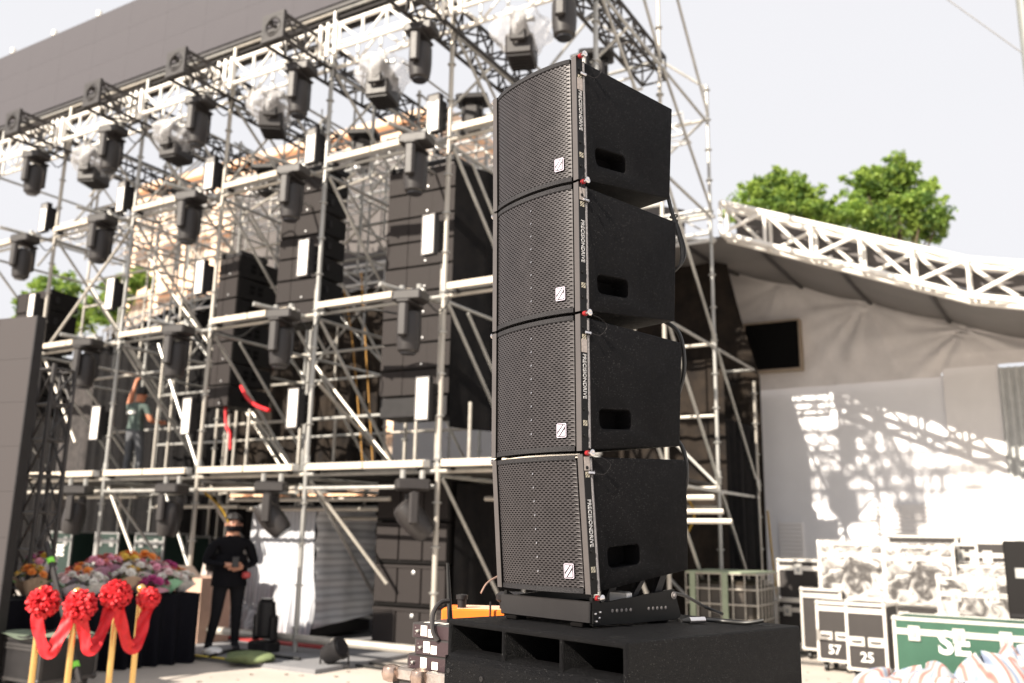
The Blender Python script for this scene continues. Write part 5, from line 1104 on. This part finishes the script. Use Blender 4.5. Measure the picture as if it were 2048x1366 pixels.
# ================================================================== FOREGROUND LOUDSPEAKER COLUMN
AO = Vector((0.2470, 2.7970, 0)); AR = R_(131 - 180)          # local +x right along the fronts, +y away, z up
AMAT = Matrix.Translation(AO) @ Matrix.Rotation(AR, 4, 'Z')
AW = 0.425
def prof_y(z): return -0.067 + (3.10 - z) / (3.10 - 1.40) * 0.0 if False else None
BOX = [  # front-plate y at top and bottom, z top/bottom of front, rear (y,z) bottom and top
    (-.067, -.054, 3.126, 2.689, (.418, 2.747), (.443, 3.108)),
    (-.054, -.045, 2.680, 2.247, (.431, 2.295), (.452, 2.667)),
    (-.045, -.037, 2.238, 1.806, (.445, 1.857), (.468, 2.223)),
    (-.034, .002, 1.796, 1.379, (.474, 1.446), (.479, 1.812))]
names4 = ['top', 'second from top', 'third from top', 'lowest']
def make_array_box(i, yt, yb, zt, zb, rB, rT):
    lab = ['top', 'second', 'third', 'lowest'][i] + ' black loudspeaker of the near column, slotted grille and handle recess in its side'
    r = thing('column_speaker', lab, 'loudspeaker', AO, AR, 'loudspeakers of the near column')
    PL = .030                                            # depth of the rigging plate at the front
    fT = (yt + PL, zt - .006); fB = (yb + PL, zb + .006)
    ax = Vector((0, yb - yt, zb - zt)).normalized(); nb_ = Vector((0, ax.z, -ax.y)) * -1      # downwards along front, outward normal later
    # cabinet
    c = MB(); c.prism([(0, fT[0], fT[1]), (0, fB[0], fB[1]), (0, rB[0], rB[1]), (0, rT[0], rT[1])], (-AW, 0, 0), (0, 0, 0))
    cab = c.build('cabinet', M_CAB, r, smooth=0)
    hc = Vector((0, .105 + (yb + .054) * .9, zb + .112)); th = .04 if i < 3 else .12
    cut = MB(); n = 8; loop = []
    for (sx, sz) in ((1, 1), (-1, 1), (-1, -1), (1, -1)):
        for k in range(n + 1):
            a = {(1, 1): 0, (-1, 1): 90, (-1, -1): 180, (1, -1): 270}[(sx, sz)] + 90 * k / n
            loop.append((sx * (.075 - .018) + .018 * math.cos(R_(a)), sz * (.031 - .018) + .018 * math.sin(R_(a))))
    dirb = Vector((0, rB[0] - fB[0], rB[1] - fB[1])).normalized(); upb = Vector((0, -dirb.z, dirb.y))
    dirm = Vector((0, 1, .02)).normalized()
    cut.prism([hc + dirb * a * .55 + dirm * a * .45 + upb * b_ for a, b_ in loop], (-.07, 0, 0), (.05, 0, 0))
    co_ = cut.build('cutter', M_HOLLOW, r, smooth=0)
    md = cab.modifiers.new('b', 'BOOLEAN'); md.object = co_; md.solver = 'EXACT'; md.operation = 'DIFFERENCE'
    bv = cab.modifiers.new('v', 'BEVEL'); bv.width = .0045; bv.segments = 3; bv.limit_method = 'ANGLE'; bv.angle_limit = R_(35)
    bake(cab); cab.data.shade_smooth(); cab.data.set_sharp_from_angle(angle=R_(50)); bpy.data.objects.remove(co_)
    # sun sparkle on the rounded front corner, put in as a pale bead
    MB().path([(.0015, fT[0] + .004, fT[1] - .004), (.0015, fB[0] + .004, fB[1] + .004)], .0052, 8).build('corner_glint', mat('corner_glint_paint', (.26, .25, .26), .4, .1, var=.6, scale=500, bump=1, bscale=500), r)
    # rigging rails left and right: front strip and outer plate
    for side in (0, 1):
        xo = .003 if side == 0 else -AW - .003; s_ = -1 if side == 0 else 1
        rail = MB().prism([(xo, yt, zt), (xo, yt + PL - .001, zt), (xo, yb + PL - .001, zb), (xo, yb, zb)], (0, 0, 0), (s_ * .0215, 0, 0)).build('rigging_rail', [M_PLATE], r, smooth=0)
        face = MB().prism([(xo, yt - .0022, zt), (xo, yt - .0003, zt), (xo, yb - .0003, zb), (xo, yb - .0022, zb)], (0, 0, 0), (s_ * .0215, 0, 0)).build('rail_face_lit', M_RAIL_LIT, r, smooth=0)  # front edge of the black plate, its sunlit grey put into the colour
        ear = MB().prism([(xo + s_ * .006, yt, zt), (xo + s_ * .006, yt + .012, zt + .010), (xo + s_ * .006, yt + .028, zt + .010), (xo + s_ * .006, yt + PL - .001, zt)], (0, 0, 0), (s_ * .009, 0, 0)).build('rail_ear', M_PLATE, rail, smooth=0)
    # grille: curved sheet of slotted cells
    nx, nz_ = 21, 57; xa, xb = -AW + .024, -.028; zt2, zb2 = zt - .016, zb + .016
    def GP(s, t, dep=0.0):
        bul = .030 * (1 - (2 * s - 1) ** 2) ** .8
        y = yt + (yb - yt) * t + .002 - bul + dep
        return Vector((xa + (xb - xa) * s, y, zt2 + (zb2 - zt2) * t))
    gm = MB(); hexa = [(.16, .5), (.24, .24), (.76, .24), (.84, .5), (.76, .76), (.24, .76)]
    for j in range(nz_):
        off = .5 if j % 2 else 0
        cells = [(k + off, k + 1 + off) for k in range(nx - (1 if off else 0))]
        if off: cells = [(0, .5)] + cells + [(nx - .5, nx)]
        for (a, b_) in cells:
            cr4 = [(a / nx, j / nz_), ((a + b_) / 2 / nx, j / nz_), (b_ / nx, j / nz_), (b_ / nx, (j + 1) / nz_), ((a + b_) / 2 / nx, (j + 1) / nz_), (a / nx, (j + 1) / nz_)]
            if b_ - a < .9: gm.add([GP(*cr4[0]), GP(*cr4[2]), GP(*cr4[3]), GP(*cr4[5])], [(0, 1, 2, 3)]); continue
            inn = [((a + h[0] * (b_ - a)) / nx, (j + h[1]) / nz_) for h in hexa]
            o6 = [cr4[5], cr4[0], cr4[2], cr4[3]]
            V = [GP(*p_) for p_ in (cr4[0], cr4[2], cr4[3], cr4[5])] + [GP(*p_) for p_ in inn] + [GP(p_[0], p_[1], .0022) for p_ in inn]
            F = [(0, 1, 6, 5), (1, 7, 6), (1, 2, 7), (2, 8, 7), (2, 3, 9, 8), (3, 4, 9), (3, 0, 4), (0, 5, 4)]
            F += [(4 + k, 4 + (k + 1) % 6, 10 + (k + 1) % 6, 10 + k) for k in range(6)]
            gm.add(V, F)
    gr = gm.build('front_grille', M_GRILLE, r, smooth=0, fix=False)
    # grille borders top and bottom, curved lips
    def strip(za, zb_, ya, y2, m, nm):
        mb = MB()
        mb.grid(lambda s, t: Vector((xa + (xb - xa) * s, (yt if za > (zt + zb) / 2 else yb) - .030 * (1 - (2 * s - 1) ** 2) ** .8 + ya, za + (zb_ - za) * t)), 24, 1)
        mb.grid(lambda s, t: Vector((xa + (xb - xa) * s, (yt if za > (zt + zb) / 2 else yb) - .030 * (1 - (2 * s - 1) ** 2) ** .8 + ya + (y2 - ya) * t, zb_)), 24, 1)
        mb.grid(lambda s, t: Vector((xa + (xb - xa) * s, (yt if za > (zt + zb) / 2 else yb) - .030 * (1 - (2 * s - 1) ** 2) ** .8 + ya + (y2 - ya) * t, za)), 24, 1)
        return mb.build(nm, m, r, smooth=60)
    strip(zt2 + .0005, zt - .001, -.001, .06, M_GFRAME, 'top_lip'); strip(zb2 - .0005, zb + .001, -.001, .06, M_GFRAME, 'bottom_lip')
    # interior behind the slots
    MB().grid(lambda s, t: GP(s, t, .014), 20, 2).build('inner_foam', M_FOAM, r, smooth=60)
    MB().grid(lambda s, t: GP(.36 + .16 * s, .03 + .94 * t, .010), 6, 2).build('waveguide', M_GUIDE if i < 2 else M_FOAM, r, smooth=60)  # sunlit grey for the upper two boxes, shaded tone below, by material
    if i >= 1:
        for k in range(8):  # small chrome discs put in for the glints of the horn throat
            p_ = GP(.55, .10 + .112 * k, -.0006); MB().lathe([(.0024, 0), (.0036, .0016), (.001, .0024)], c=p_, axis=(-.2, -1, .2), n=8).build('glint_disc', M_CHROME, r)
    # badge on the grille
    bp_ = GP(.888, 1 - .050 / (zt2 - zb2), -.0035); tx_ = (GP(.87, .8) - GP(.84, .8)).normalized(); tz_ = (GP(.85, .7) - GP(.85, .9)).normalized()
    Mb = basis(tx_, tz_, bp_) @ Matrix.Diagonal((.76, .80, 1, 1))
    def rr(w_, h_, q, n=5):
        out = []
        for (sx, sz, a0) in ((1, 1, 0), (-1, 1, 90), (-1, -1, 180), (1, -1, 270)):
            for k in range(n + 1): a = R_(a0 + 90 * k / n); out.append((sx * (w_ - q) + q * math.cos(a), sz * (h_ - q) + q * math.sin(a), 0))
        return out
    bd = MB().prism(rr(.0235, .0275, .005), (0, 0, 0), (0, 0, .0022)).build('badge', M_BADGE, r, Mb, smooth=0)
    ink = MB().prism(rr(.0207, .0247, .0035), (0, 0, .0024), (0, 0, .0030)); ink.build('badge_field', M_INK, bd, smooth=0)
    sy = MB(); x_, y_ = .0175, .0215
    sy.prism([(-x_, y_, 0), (-x_, -y_ + .018, 0), (x_ - .011, y_, 0)], (0, 0, .0032), (0, 0, .0038))
    sy.prism([(x_ - .005, y_, 0), (x_, y_, 0), (x_, y_ - .007, 0), (-x_ + .006, -y_, 0), (-x_, -y_, 0), (-x_, -y_ + .008, 0)], (0, 0, .0032), (0, 0, .0038))
    sy.prism([(x_, -y_, 0), (x_, y_ - .018, 0), (-x_ + .013, -y_, 0)], (0, 0, .0032), (0, 0, .0038))
    sy.build('badge_symbol', M_BADGE, bd, smooth=0)
    # outer plate: lettering, small symbols, sticker, bolts
    dn = Vector((0, yb - yt, zb - zt)); H_ = dn.length; dn.normalize(); bk = Vector((0, -dn.z, dn.y))
    def onp(t, q=.5): return Vector((.0036, yt, zt)) + dn * (H_ * t) + bk * (PL * q)
    lm = text_mesh('PRECISIONDRIVE', .0205, mat('lettering_white', (.66, .66, .66), .6, var=.02), .0004, .00012)
    tt = {0: .44, 1: .46, 2: .46, 3: .50}[i]
    lo = link('lettering', lm, r, basis(dn, bk, onp(tt)) @ Matrix.Diagonal((.92, 1.0, 1, 1)))
    for t_ in ((.17, .80) if i != 3 else (.15, .83)):
        sm = MB(); s1_, s2_ = .0085, .0085
        sm.prism([(-s1_, s2_, 0), (-s1_, -s2_ + .006, 0), (s1_ - .006, s2_, 0)], (0, 0, 0), (0, 0, .0006)); sm.prism([(s1_ - .002, s2_, 0), (s1_, s2_, 0), (s1_, s2_ - .003, 0), (-s1_ + .002, -s2_, 0), (-s1_, -s2_, 0), (-s1_, -s2_ + .003, 0)], (0, 0, 0), (0, 0, .0006)); sm.prism([(s1_, -s2_, 0), (s1_, s2_ - .006, 0), (-s1_ + .006, -s2_, 0)], (0, 0, 0), (0, 0, .0006))
        sm.build('printed_symbol', mat('print_cream', (.50, .46, .36), .6), r, basis(bk, -dn, onp(t_)), smooth=0)
    stt = {0: .225, 1: .09, 2: .235, 3: .07}[i]
    MB().box(-.012, .012, -.021, .021, 0, .0008).build('grey_sticker', M_STICK, r, basis(bk, -dn, onp(stt)), smooth=0)
    for t_ in (.10, .70, .89):
        MB().lathe([(.006, 0), (.0055, .0022), (.001, .003)], c=onp(t_, .45), axis=(1, 0, 0), n=10).build('plate_bolt', M_PLATE, r)
    # quick release pins with wire lanyards
    for (t_, red) in ((-.006, True), (.135, False)):
        p_ = onp(t_, .55)
        if red:
            k_ = MB().tube(p_ - Vector((.002, 0, 0)), p_ + Vector((.010, 0, 0)), .0080, 14).build('pin_collar', M_REDP, r)
            MB().tube(p_ + Vector((.010, 0, 0)), p_ + Vector((.021, 0, 0)), .0045, 10).lathe([(.008, .020), (.0105, .023), (.0105, .026), (.006, .028), (.003, .026)], c=p_, axis=(1, 0, 0), n=14).build('release_pin', M_CHROME, r)
            MB().path([p_ + Vector((.024, .009 * math.cos(a), .009 * math.sin(a))) for a in [k * .5 for k in range(14)]], .0012, 5).build('pin_ring', M_CHROME, r)
        else:
            MB().cbox(.004, .012, p_.y - .002, p_.y + .026, p_.z - .006, p_.z + .006, .003).build('release_pin', M_CHROME, r)
    a_ = onp(-.006, .55) + Vector((.022, .004, -.004)); b_ = onp(.135, .55) + Vector((.01, .022, 0))
    if i != 1:
        MB().path(curve_pts([a_, a_ + Vector((.006, .035, -.008)), a_.lerp(b_, .5) + Vector((.012, .062, 0)), b_ + Vector((.006, .035, -.002)), b_], 8), .0006, 5).build('wire_lanyard', M_LAMP, r)
    else:
        MB().path(curve_pts([a_, a_ + Vector((.006, -.03, .01)), a_.lerp(b_, .5) + Vector((.006, -.04, 0)), b_ + Vector((.0, -.02, -.002)), b_], 8), .0008, 5).build('wire_lanyard', M_CABLE, r)
    for t_ in (-.005,):
        p_ = Vector((-AW - .004, yt + .012, zt - .002)); MB().tube(p_, p_ - Vector((.012, 0, 0)), .006, 10).lathe([(.009, 0), (.009, .005), (.003, .006)], c=p_ - Vector((.011, 0, 0)), axis=(-1, 0, 0), n=10).build('release_pin', M_CHROME, r)
    return r
for i, b_ in enumerate(BOX): make_array_box(i, *b_)

# ---- ground stacking frame
ST_ = 1.28
sf = thing('stacking_frame', 'low black steel stacking frame between the speaker column and the subwoofer', 'speaker frame', AO + Vector((0, 0, ST_)), AR)
MB().cbox(-.412, -.004, 0, .012, .014, .078, .003).build('front_plate', mat('frame_paint', (.017, .0155, .016), .5, .0, spec=.3, bump=.2, bscale=500), sf)
for x_ in (-.408, -.014):
    MB().prism([(x_, .013, .008), (x_, .41, .008), (x_, .432, .02), (x_, .40, .104), (x_, .05, .072), (x_, .013, .09)], (0, 0, 0), (.012, 0, 0)).build('side_plate', M_PLATE, sf, smooth=0)
MB().box(-.395, -.016, .36, .40, .012, .05).build('rear_bar', M_PLATE, sf); MB().box(-.395, -.016, .18, .22, .012, .04).build('cross_bar', M_PLATE, sf)
for x_ in (-.36, -.06): MB().cbox(x_ - .025, x_ + .025, .0, .05, 0, .0135, .003).cbox(x_ - .025, x_ + .025, .36, .41, 0, .0115, .003).build('foot_pad', M_FOAM, sf)
for k in range(5):
    for y0 in (.10, .27):
        MB().lathe([(.0056, 0), (.0045, .0006), (.001, .0008)], c=(-.0015, y0 + k * .021, .048), axis=(1, 0, 0), n=12).build('angle_hole', M_GUIDE, sf)
MB().lathe([(.012, 0), (.012, .003), (.006, .0035), (.006, .008), (.001, .009)], c=(-.0015, .395, .085), axis=(1, 0, 0), n=14).build('pivot_bolt', M_GUIDE, sf)
MB().cbox(-.002, .004, .008, .045, .012, .052, .002).build('corner_latch', M_PLATE, sf)
for (y_, z_) in ((.018, .042), (.034, .030), (.022, .020), (.038, .046)): MB().lathe([(.004, 0), (.0035, .003), (.001, .004)], c=(.0045, y_, z_), axis=(1, 0, 0), n=10).build('latch_bolt', M_CHROME, sf)
p_ = Vector((-.001, .028, .088)); MB().tube(p_, p_ + Vector((.010, 0, 0)), .0085, 12).build('pin_collar', M_REDP, sf); MB().tube(p_ + Vector((.01, 0, 0)), p_ + Vector((.024, 0, 0)), .005, 10).lathe([(.009, .022), (.011, .026), (.004, .03)], c=p_, axis=(1, 0, 0), n=12).build('release_pin', M_CHROME, sf)
for x_ in (-.25, -.05):
    MB().prism([(x_, .31, .05), (x_, .345, .05), (x_, .43, .20), (x_, .40, .20)], (0, 0, 0), (.018, 0, 0)).build('rear_strut', M_BSTEEL, sf, smooth=0)
MB().prism([(-.05, .20, .05), (-.05, .225, .05), (-.05, .30, .14), (-.05, .28, .14)], (0, 0, 0), (.014, 0, 0)).build('rear_strut', M_BSTEEL, sf, smooth=0)
MB().cbox(-.10, -.02, .19, .215, .06, .10, .004).build('silver_bracket', M_ALU, sf)

# ---- subwoofer
SB = thing('subwoofer', 'large black subwoofer with three front ports carrying the speaker column', 'loudspeaker', AMAT @ Vector((.289, -.160, 0)), AR)
SW, SD, SH0, SH1 = .775, .83, .64, ST_
sh = MB()                                                          # local: x -SW..0, y 0..SD
def sbx(x0, x1, y0, y1, z0, z1, c=.010): return MB().cbox(x0, x1, y0, y1, z0, z1, c)
PT0, PT1 = ST_ - .100, ST_ - .019
# shell with a rounded top and a real port opening cut into it
shell = MB().box(-SW, 0, 0, SD, SH0, SH1).build('cabinet', M_SUB, SB, smooth=0)
cuts = []
for (a, b_) in ((-SW + .018, -.508), (-.494, -.258), (-.244, -.018)):
    ctt = MB().box(a, b_, -.02, .48, PT0 - .05, PT1).build('cutter', M_HOLLOW, SB, smooth=0); cuts.append(ctt)
    md = shell.modifiers.new('b', 'BOOLEAN'); md.object = ctt; md.solver = 'EXACT'
bv = shell.modifiers.new('v', 'BEVEL'); bv.width = .010; bv.segments = 4; bv.limit_method = 'ANGLE'; bv.angle_limit = R_(40)
bake(shell); shell.data.shade_smooth(); shell.data.set_sharp_from_angle(angle=R_(35))
for c_ in cuts: bpy.data.objects.remove(c_)
# baffle, curved forward, slightly proud
bf = MB(); nsg = 20
def bafl(s, t):
    x = -SW + .019 + (SW - .038) * s
    prof = [(.10, PT0 + .0), (.035, PT0 + .004), (-.002, PT0 - .004), (-.017, PT0 - .022), (-.022, PT0 - .05), (-.022, SH0 + .03)]
    k = t * (len(prof) - 1); a = int(min(k, len(prof) - 2)); f_ = k - a
    return Vector((x, prof[a][0] + (prof[a + 1][0] - prof[a][0]) * f_, prof[a][1] + (prof[a + 1][1] - prof[a][1]) * f_))
bf.grid(bafl, 4, 30).build('baffle', M_SUB, SB, smooth=60)
MB().box(-SW + .018, -SW + .019, -.02, .09, SH0 + .03, PT0 - .01).box(-.019, -.018, -.02, .09, SH0 + .03, PT0 - .01).build('baffle_edge', M_SUB, SB, smooth=0)
for x_ in (-.501, -.251): MB().box(x_ - .0065, x_ + .0065, .008, .47, PT0 - .001, PT1 + .0005).build('port_divider', M_SUB, SB, smooth=0)
for (x_, z_) in ((-.735, ST_ - .155), (-.57, ST_ - .160), (-.20, ST_ - .165), (-.04, ST_ - .165), (-.40, ST_ - .26)):
    s1_ = MB().lathe([(.0085, 0), (.008, .002), (.0045, .0024), (.0035, .001)], c=(x_, -.0225, z_), axis=(0, -1, 0), n=12).build('baffle_screw', M_BSTEEL, SB)
MB().prism([(-.475, 0, ST_ - .158), (-.36, 0, ST_ - .158), (-.352, 0, ST_ - .166), (-.352, 0, ST_ - .25), (-.483, 0, ST_ - .25), (-.483, 0, ST_ - .166)], (0, -.0245, 0), (0, -.0225, 0)).build('name_plate', M_PLATE, SB, smooth=0)
for (x_, y_) in ((-.70, .04), (-.09, .06), (-.07, .74), (-.70, .76)):
    MB().lathe([(.022, 0), (.021, .0012), (.016, .0018), (.015, .0006)], c=(x_, y_, ST_ - .0002), n=18).build('stacking_cup', M_PLATE, SB)
MB().box(-.02, .0005, .012, SD - .012, SH0 + .02, SH1 - .012)
# lower cabinet that lifts the sub
SB2 = thing('subwoofer', 'second black subwoofer under the first, below the picture edge', 'loudspeaker', AMAT @ Vector((.289, -.160, 0)), AR)
MB().cbox(-SW, 0, 0, SD, .03, SH0 - .004, .012).build('cabinet', M_SUB, SB2); MB().cbox(-SW + .02, -.02, -.02, -.001, .06, .55, .006).build('front_grille', M_GRILLE, SB2)
for x_ in (-.7, -.07):
    for y_ in (.08, .75): MB().tube((x_, y_, 0), (x_, y_, .03), .03, 12).build('rubber_foot', M_CABLE, SB2)

# ---- cables on and behind the column
def LA(*p): return AMAT @ Vector(p)
o = MB(); 
for k, off in enumerate((0, .012, -.008)):
    o.path(curve_pts([LA(-.10, .42, 2.95), LA(-.05, .448 + off * .5, 2.82), LA(-.03, .462 + off * .5, 2.72), LA(-.015, .480 + off, 2.64), LA(-.005, .492 + off, 2.56), LA(-.02, .475, 2.50), LA(-.08, .45, 2.47)], 8), .0045, 8)
for z in (2.66, 2.68, 2.70): o.path([LA(-.026, .470 + .012 * math.cos(a), z + .006 * math.sin(a)) + Vector((.012 * math.sin(a), 0, 0)) for a in [q * .7 for q in range(10)]], .003, 5)
tag(o.build('link_cable', M_CABLE), 'tied pair of black cables looping behind the top speakers', 'cable')
for (z0, z1, lab) in ((2.26, 1.98, 'black link cable behind the third speaker of the column'), (1.86, 1.62, 'black link cable behind the lowest speaker of the column')):
    o = MB().path(curve_pts([LA(-.08, .44, z0 + .06), LA(-.02, .478, z0), LA(-.01, .487, (z0 + z1) / 2), LA(-.06, .475, z1)], 8), .0075, 8).build('link_cable', M_CABLE); tag(o, lab, 'cable')
zs_ = ST_ + .007
c1 = at_z(1378, 1241, ST_ + .012); c2 = at_z(1408, 1240, ST_ + .012)
xl = thing('cable_connector', 'silver plug lying on top of the subwoofer', 'plug', c1)
I_ = Matrix.Translation(-c1)
MB().tube(Vector((0, 0, 0)), c2 - c1, .0105, 18).build('plug_shell', M_CHROME, xl)
MB().tube((c1 - c2).normalized() * .028, Vector((0, 0, 0)), .005, 14, .0098).build('plug_boot', M_CABLE, xl)
MB().tube(c2 - c1, (c2 - c1) * 1.06, .0085, 14).build('plug_collar', M_BSTEEL, xl)
o = MB().path(curve_pts([LA(-.03, .40, 1.36), at_y(1322, 1195, 3.12), at_y(1326, 1220, 3.1), at_z(1352, 1236, zs_), c1 + (c1 - c2).normalized() * .028], 10), .0042, 8).build('signal_cable', M_CABLE); tag(o, 'thin black cable curling from the frame down to the silver plug', 'cable')
o = MB().path(curve_pts([c2, at_z(1440, 1242, zs_), at_z(1490, 1246, zs_), at_z(1527, 1241, zs_ + .01)], 8), .0062, 8).build('signal_cable', M_CABLE); tag(o, 'black cable trailing right from the silver plug over the subwoofer edge', 'cable')
o = MB().path(curve_pts([LA(-.02, .41, 1.36), at_y(1330, 1183, 3.15), at_y(1370, 1192, 3.3), at_y(1410, 1214, 3.4), at_z(1445, 1228, zs_)], 10), .0058, 8).build('signal_cable', M_CABLE); tag(o, 'thicker black cable arching from the frame to the far edge of the subwoofer', 'cable')

# ---- radio receivers and boxes left of the subwoofer
def dev(px, py, Y, w_, h_, d_, lab, shift=0):
    p = at_y(px, py, Y); r = thing('radio_receiver', lab, 'receiver', (p.x, p.y, p.z - h_), R_(-38), 'radio receivers stacked beside the subwoofer')
    MB().cbox(0, w_, 0, d_, 0, h_, .004).build('housing', mat('receiver_grey', (.055, .05, .05), .4, .3), r)
    MB().box(.012, w_ - .012, -.003, -.0005, .006, h_ - .006).build('front_panel', mat('panel_plum', (.045, .028, .032), .4, .2), r, smooth=0)
    MB().lathe([(.006, 0), (.005, .010), (.001, .011)], c=(.038, -.003, h_ * .5), axis=(0, -1, 0), n=10).build('knob', M_GALV, r)
    MB().box(.050 + shift, .080 + shift, -.0045, -.0032, h_ * .22, h_ * .86).build('paper_label', M_PANELW, r, smooth=0)
    MB().box(.086 + shift * 1.9, .114 + shift * 1.9, -.0045, -.0032, h_ * .18, h_ * .66).build('paper_label', M_PANELW, r, smooth=0)
    MB().box(.04, .15, .02, .06, h_ + .0003, h_ + .001).build('paper_label', M_PANELW, r, smooth=0)
    for z_ in (.3, .5, .7): MB().lathe([(.002, 0), (.001, .001)], c=(.022, -.003, h_ * z_), axis=(0, -1, 0), n=6).build('indicator', M_GALV, r)
    return r
dev(824, 1244, 3.45, .24, .056, .20, 'black radio receiver, top of the stack beside the subwoofer')
dev(829, 1275, 3.43, .24, .060, .20, 'plum fronted radio receiver, middle of the stack beside the subwoofer')
dev(814, 1306, 3.45, .26, .054, .20, 'black radio receiver, bottom of the stack beside the subwoofer', .022)
p = at_y(785, 1337, 3.42); fc_ = thing('silver_case', 'worn silver edged case under the radio receivers', 'flight case', (p.x, p.y, p.z - .62), R_(-38))
MB().box(.0, .42, .005, .30, 0, .62).build('case_body', M_CASEB, fc_, smooth=0)
MB().cbox(-.006, .43, -.006, .026, .585, .626, .005).cbox(-.006, .026, .027, .3, .585, .626, .005).build('edge_strip', mat('worn_aluminium', (.5, .45, .42), .3, .8, var=.3, scale=40), fc_)
for x_ in (.0, .14): MB().lathe([(.012, -.03), (.03, -.022), (.036, 0), (.03, .022), (.012, .03)], c=(x_, -.004, .605), n=14).build('corner_cap', mat('worn_copper_steel', (.50, .38, .32), .25, .9, var=.3, scale=30), fc_)
struct(MB().box(0, .1, 0, .1, 0, .01).build('unused', M_HOLLOW)) if False else None
tb_ = thing('side_table', 'dark stand carrying the silver case left of the subwoofer', 'stand', (p.x, p.y, 0), R_(-38))
zt_ = p.z - .622
MB().box(-.05, .5, -.02, .36, zt_ - .03, zt_ - .002).build('stand_top', M_CASEB, tb_, smooth=0)
for (x_, y_) in ((0, .02), (.45, .02), (0, .32), (.45, .32)): MB().box(x_ - .02, x_ + .02, y_ - .02, y_ + .02, 0, zt_ - .031).build('leg', M_BSTEEL, tb_, smooth=0)
# antenna, curved cable, orange case with black knobs
a, b_ = at_y(900, 1238, 3.45), at_y(895, 1126, 3.45); an = thing('whip_antenna', 'thin black whip antenna standing behind the left corner of the subwoofer', 'antenna', a)
MB().tube((0, 0, 0), b_ - a, .0105, 10, .0055).build('antenna_rod', M_CABLE, an); MB().tube(Vector((0, 0, -.03)), Vector((0, 0, .0)), .012, 10).build('antenna_base', M_BSTEEL, an)
o = MB().path(curve_pts([at_y(898, 1202, 3.42), at_y(880, 1206, 3.40), at_y(866, 1228, 3.38), at_y(866, 1262, 3.36), at_y(876, 1282, 3.35)], 10), .0088, 8).build('loop_cable', M_LAMP); tag(o, 'stiff black cable curving down beside the radio receivers', 'cable')
p = at_y(882, 1237, 3.75); oc = thing('orange_case', 'bright orange equipment case behind the subwoofer', 'equipment case', (p.x, p.y, p.z - .02), R_(-6))
MB().cbox(0, .36, 0, .22, 0, .058, .005).build('case_shell', M_ORANGE, oc); MB().box(.06, .33, .02, .2, .0585, .060).build('case_label', mat('label_peach', (.8, .5, .35), .5), oc, smooth=0)
for (x_, y_, r_, h_) in ((.075, .05, .018, .035),): MB().lathe([(r_, .0585), (r_, .0585 + h_), (r_ + .006, .0586 + h_), (r_ + .006, .075 + h_), (r_ * .5, .078 + h_)], c=(x_, y_, 0), n=16).build('black_knob', M_BSTEEL, oc)
MB().cbox(.215, .33, .03, .10, .085, .125, .01).box(.23, .28, .04, .09, .0585, .085).build('camera_grip', M_BSTEEL, oc)
MB().tube((.20, -.02, .0), (.20, -.02, .09), .004, 8).build('thin_post', M_BSTEEL, oc)
ot = thing('equipment_stand', 'black stand holding the orange case', 'stand', (p.x, p.y, 0), R_(-6))
MB().box(-.02, .38, -.02, .24, p.z - .05, p.z - .0215).build('stand_top', M_BSTEEL, ot, smooth=0); MB().tube((.18, .11, 0), (.18, .11, p.z - .051), .03, 10).build('stand_pole', M_BSTEEL, ot)
MB().lathe([(.25, 0), (.25, .02), (.05, .03)], c=(.18, .11, 0), n=20).build('stand_base', M_BSTEEL, ot)
q = at_y(972, 1190, 3.7); o = MB().path(curve_pts([at_y(962, 1186, 3.75), at_y(975, 1165, 3.8), at_y(1000, 1150, 3.9)], 8), .0035, 6).build('thin_wire', mat('copper_wire', (.35, .22, .17), .5)); tag(o, 'thin brown wire rising from the orange case behind the column', 'wire')

bpy.context.view_layer.update()
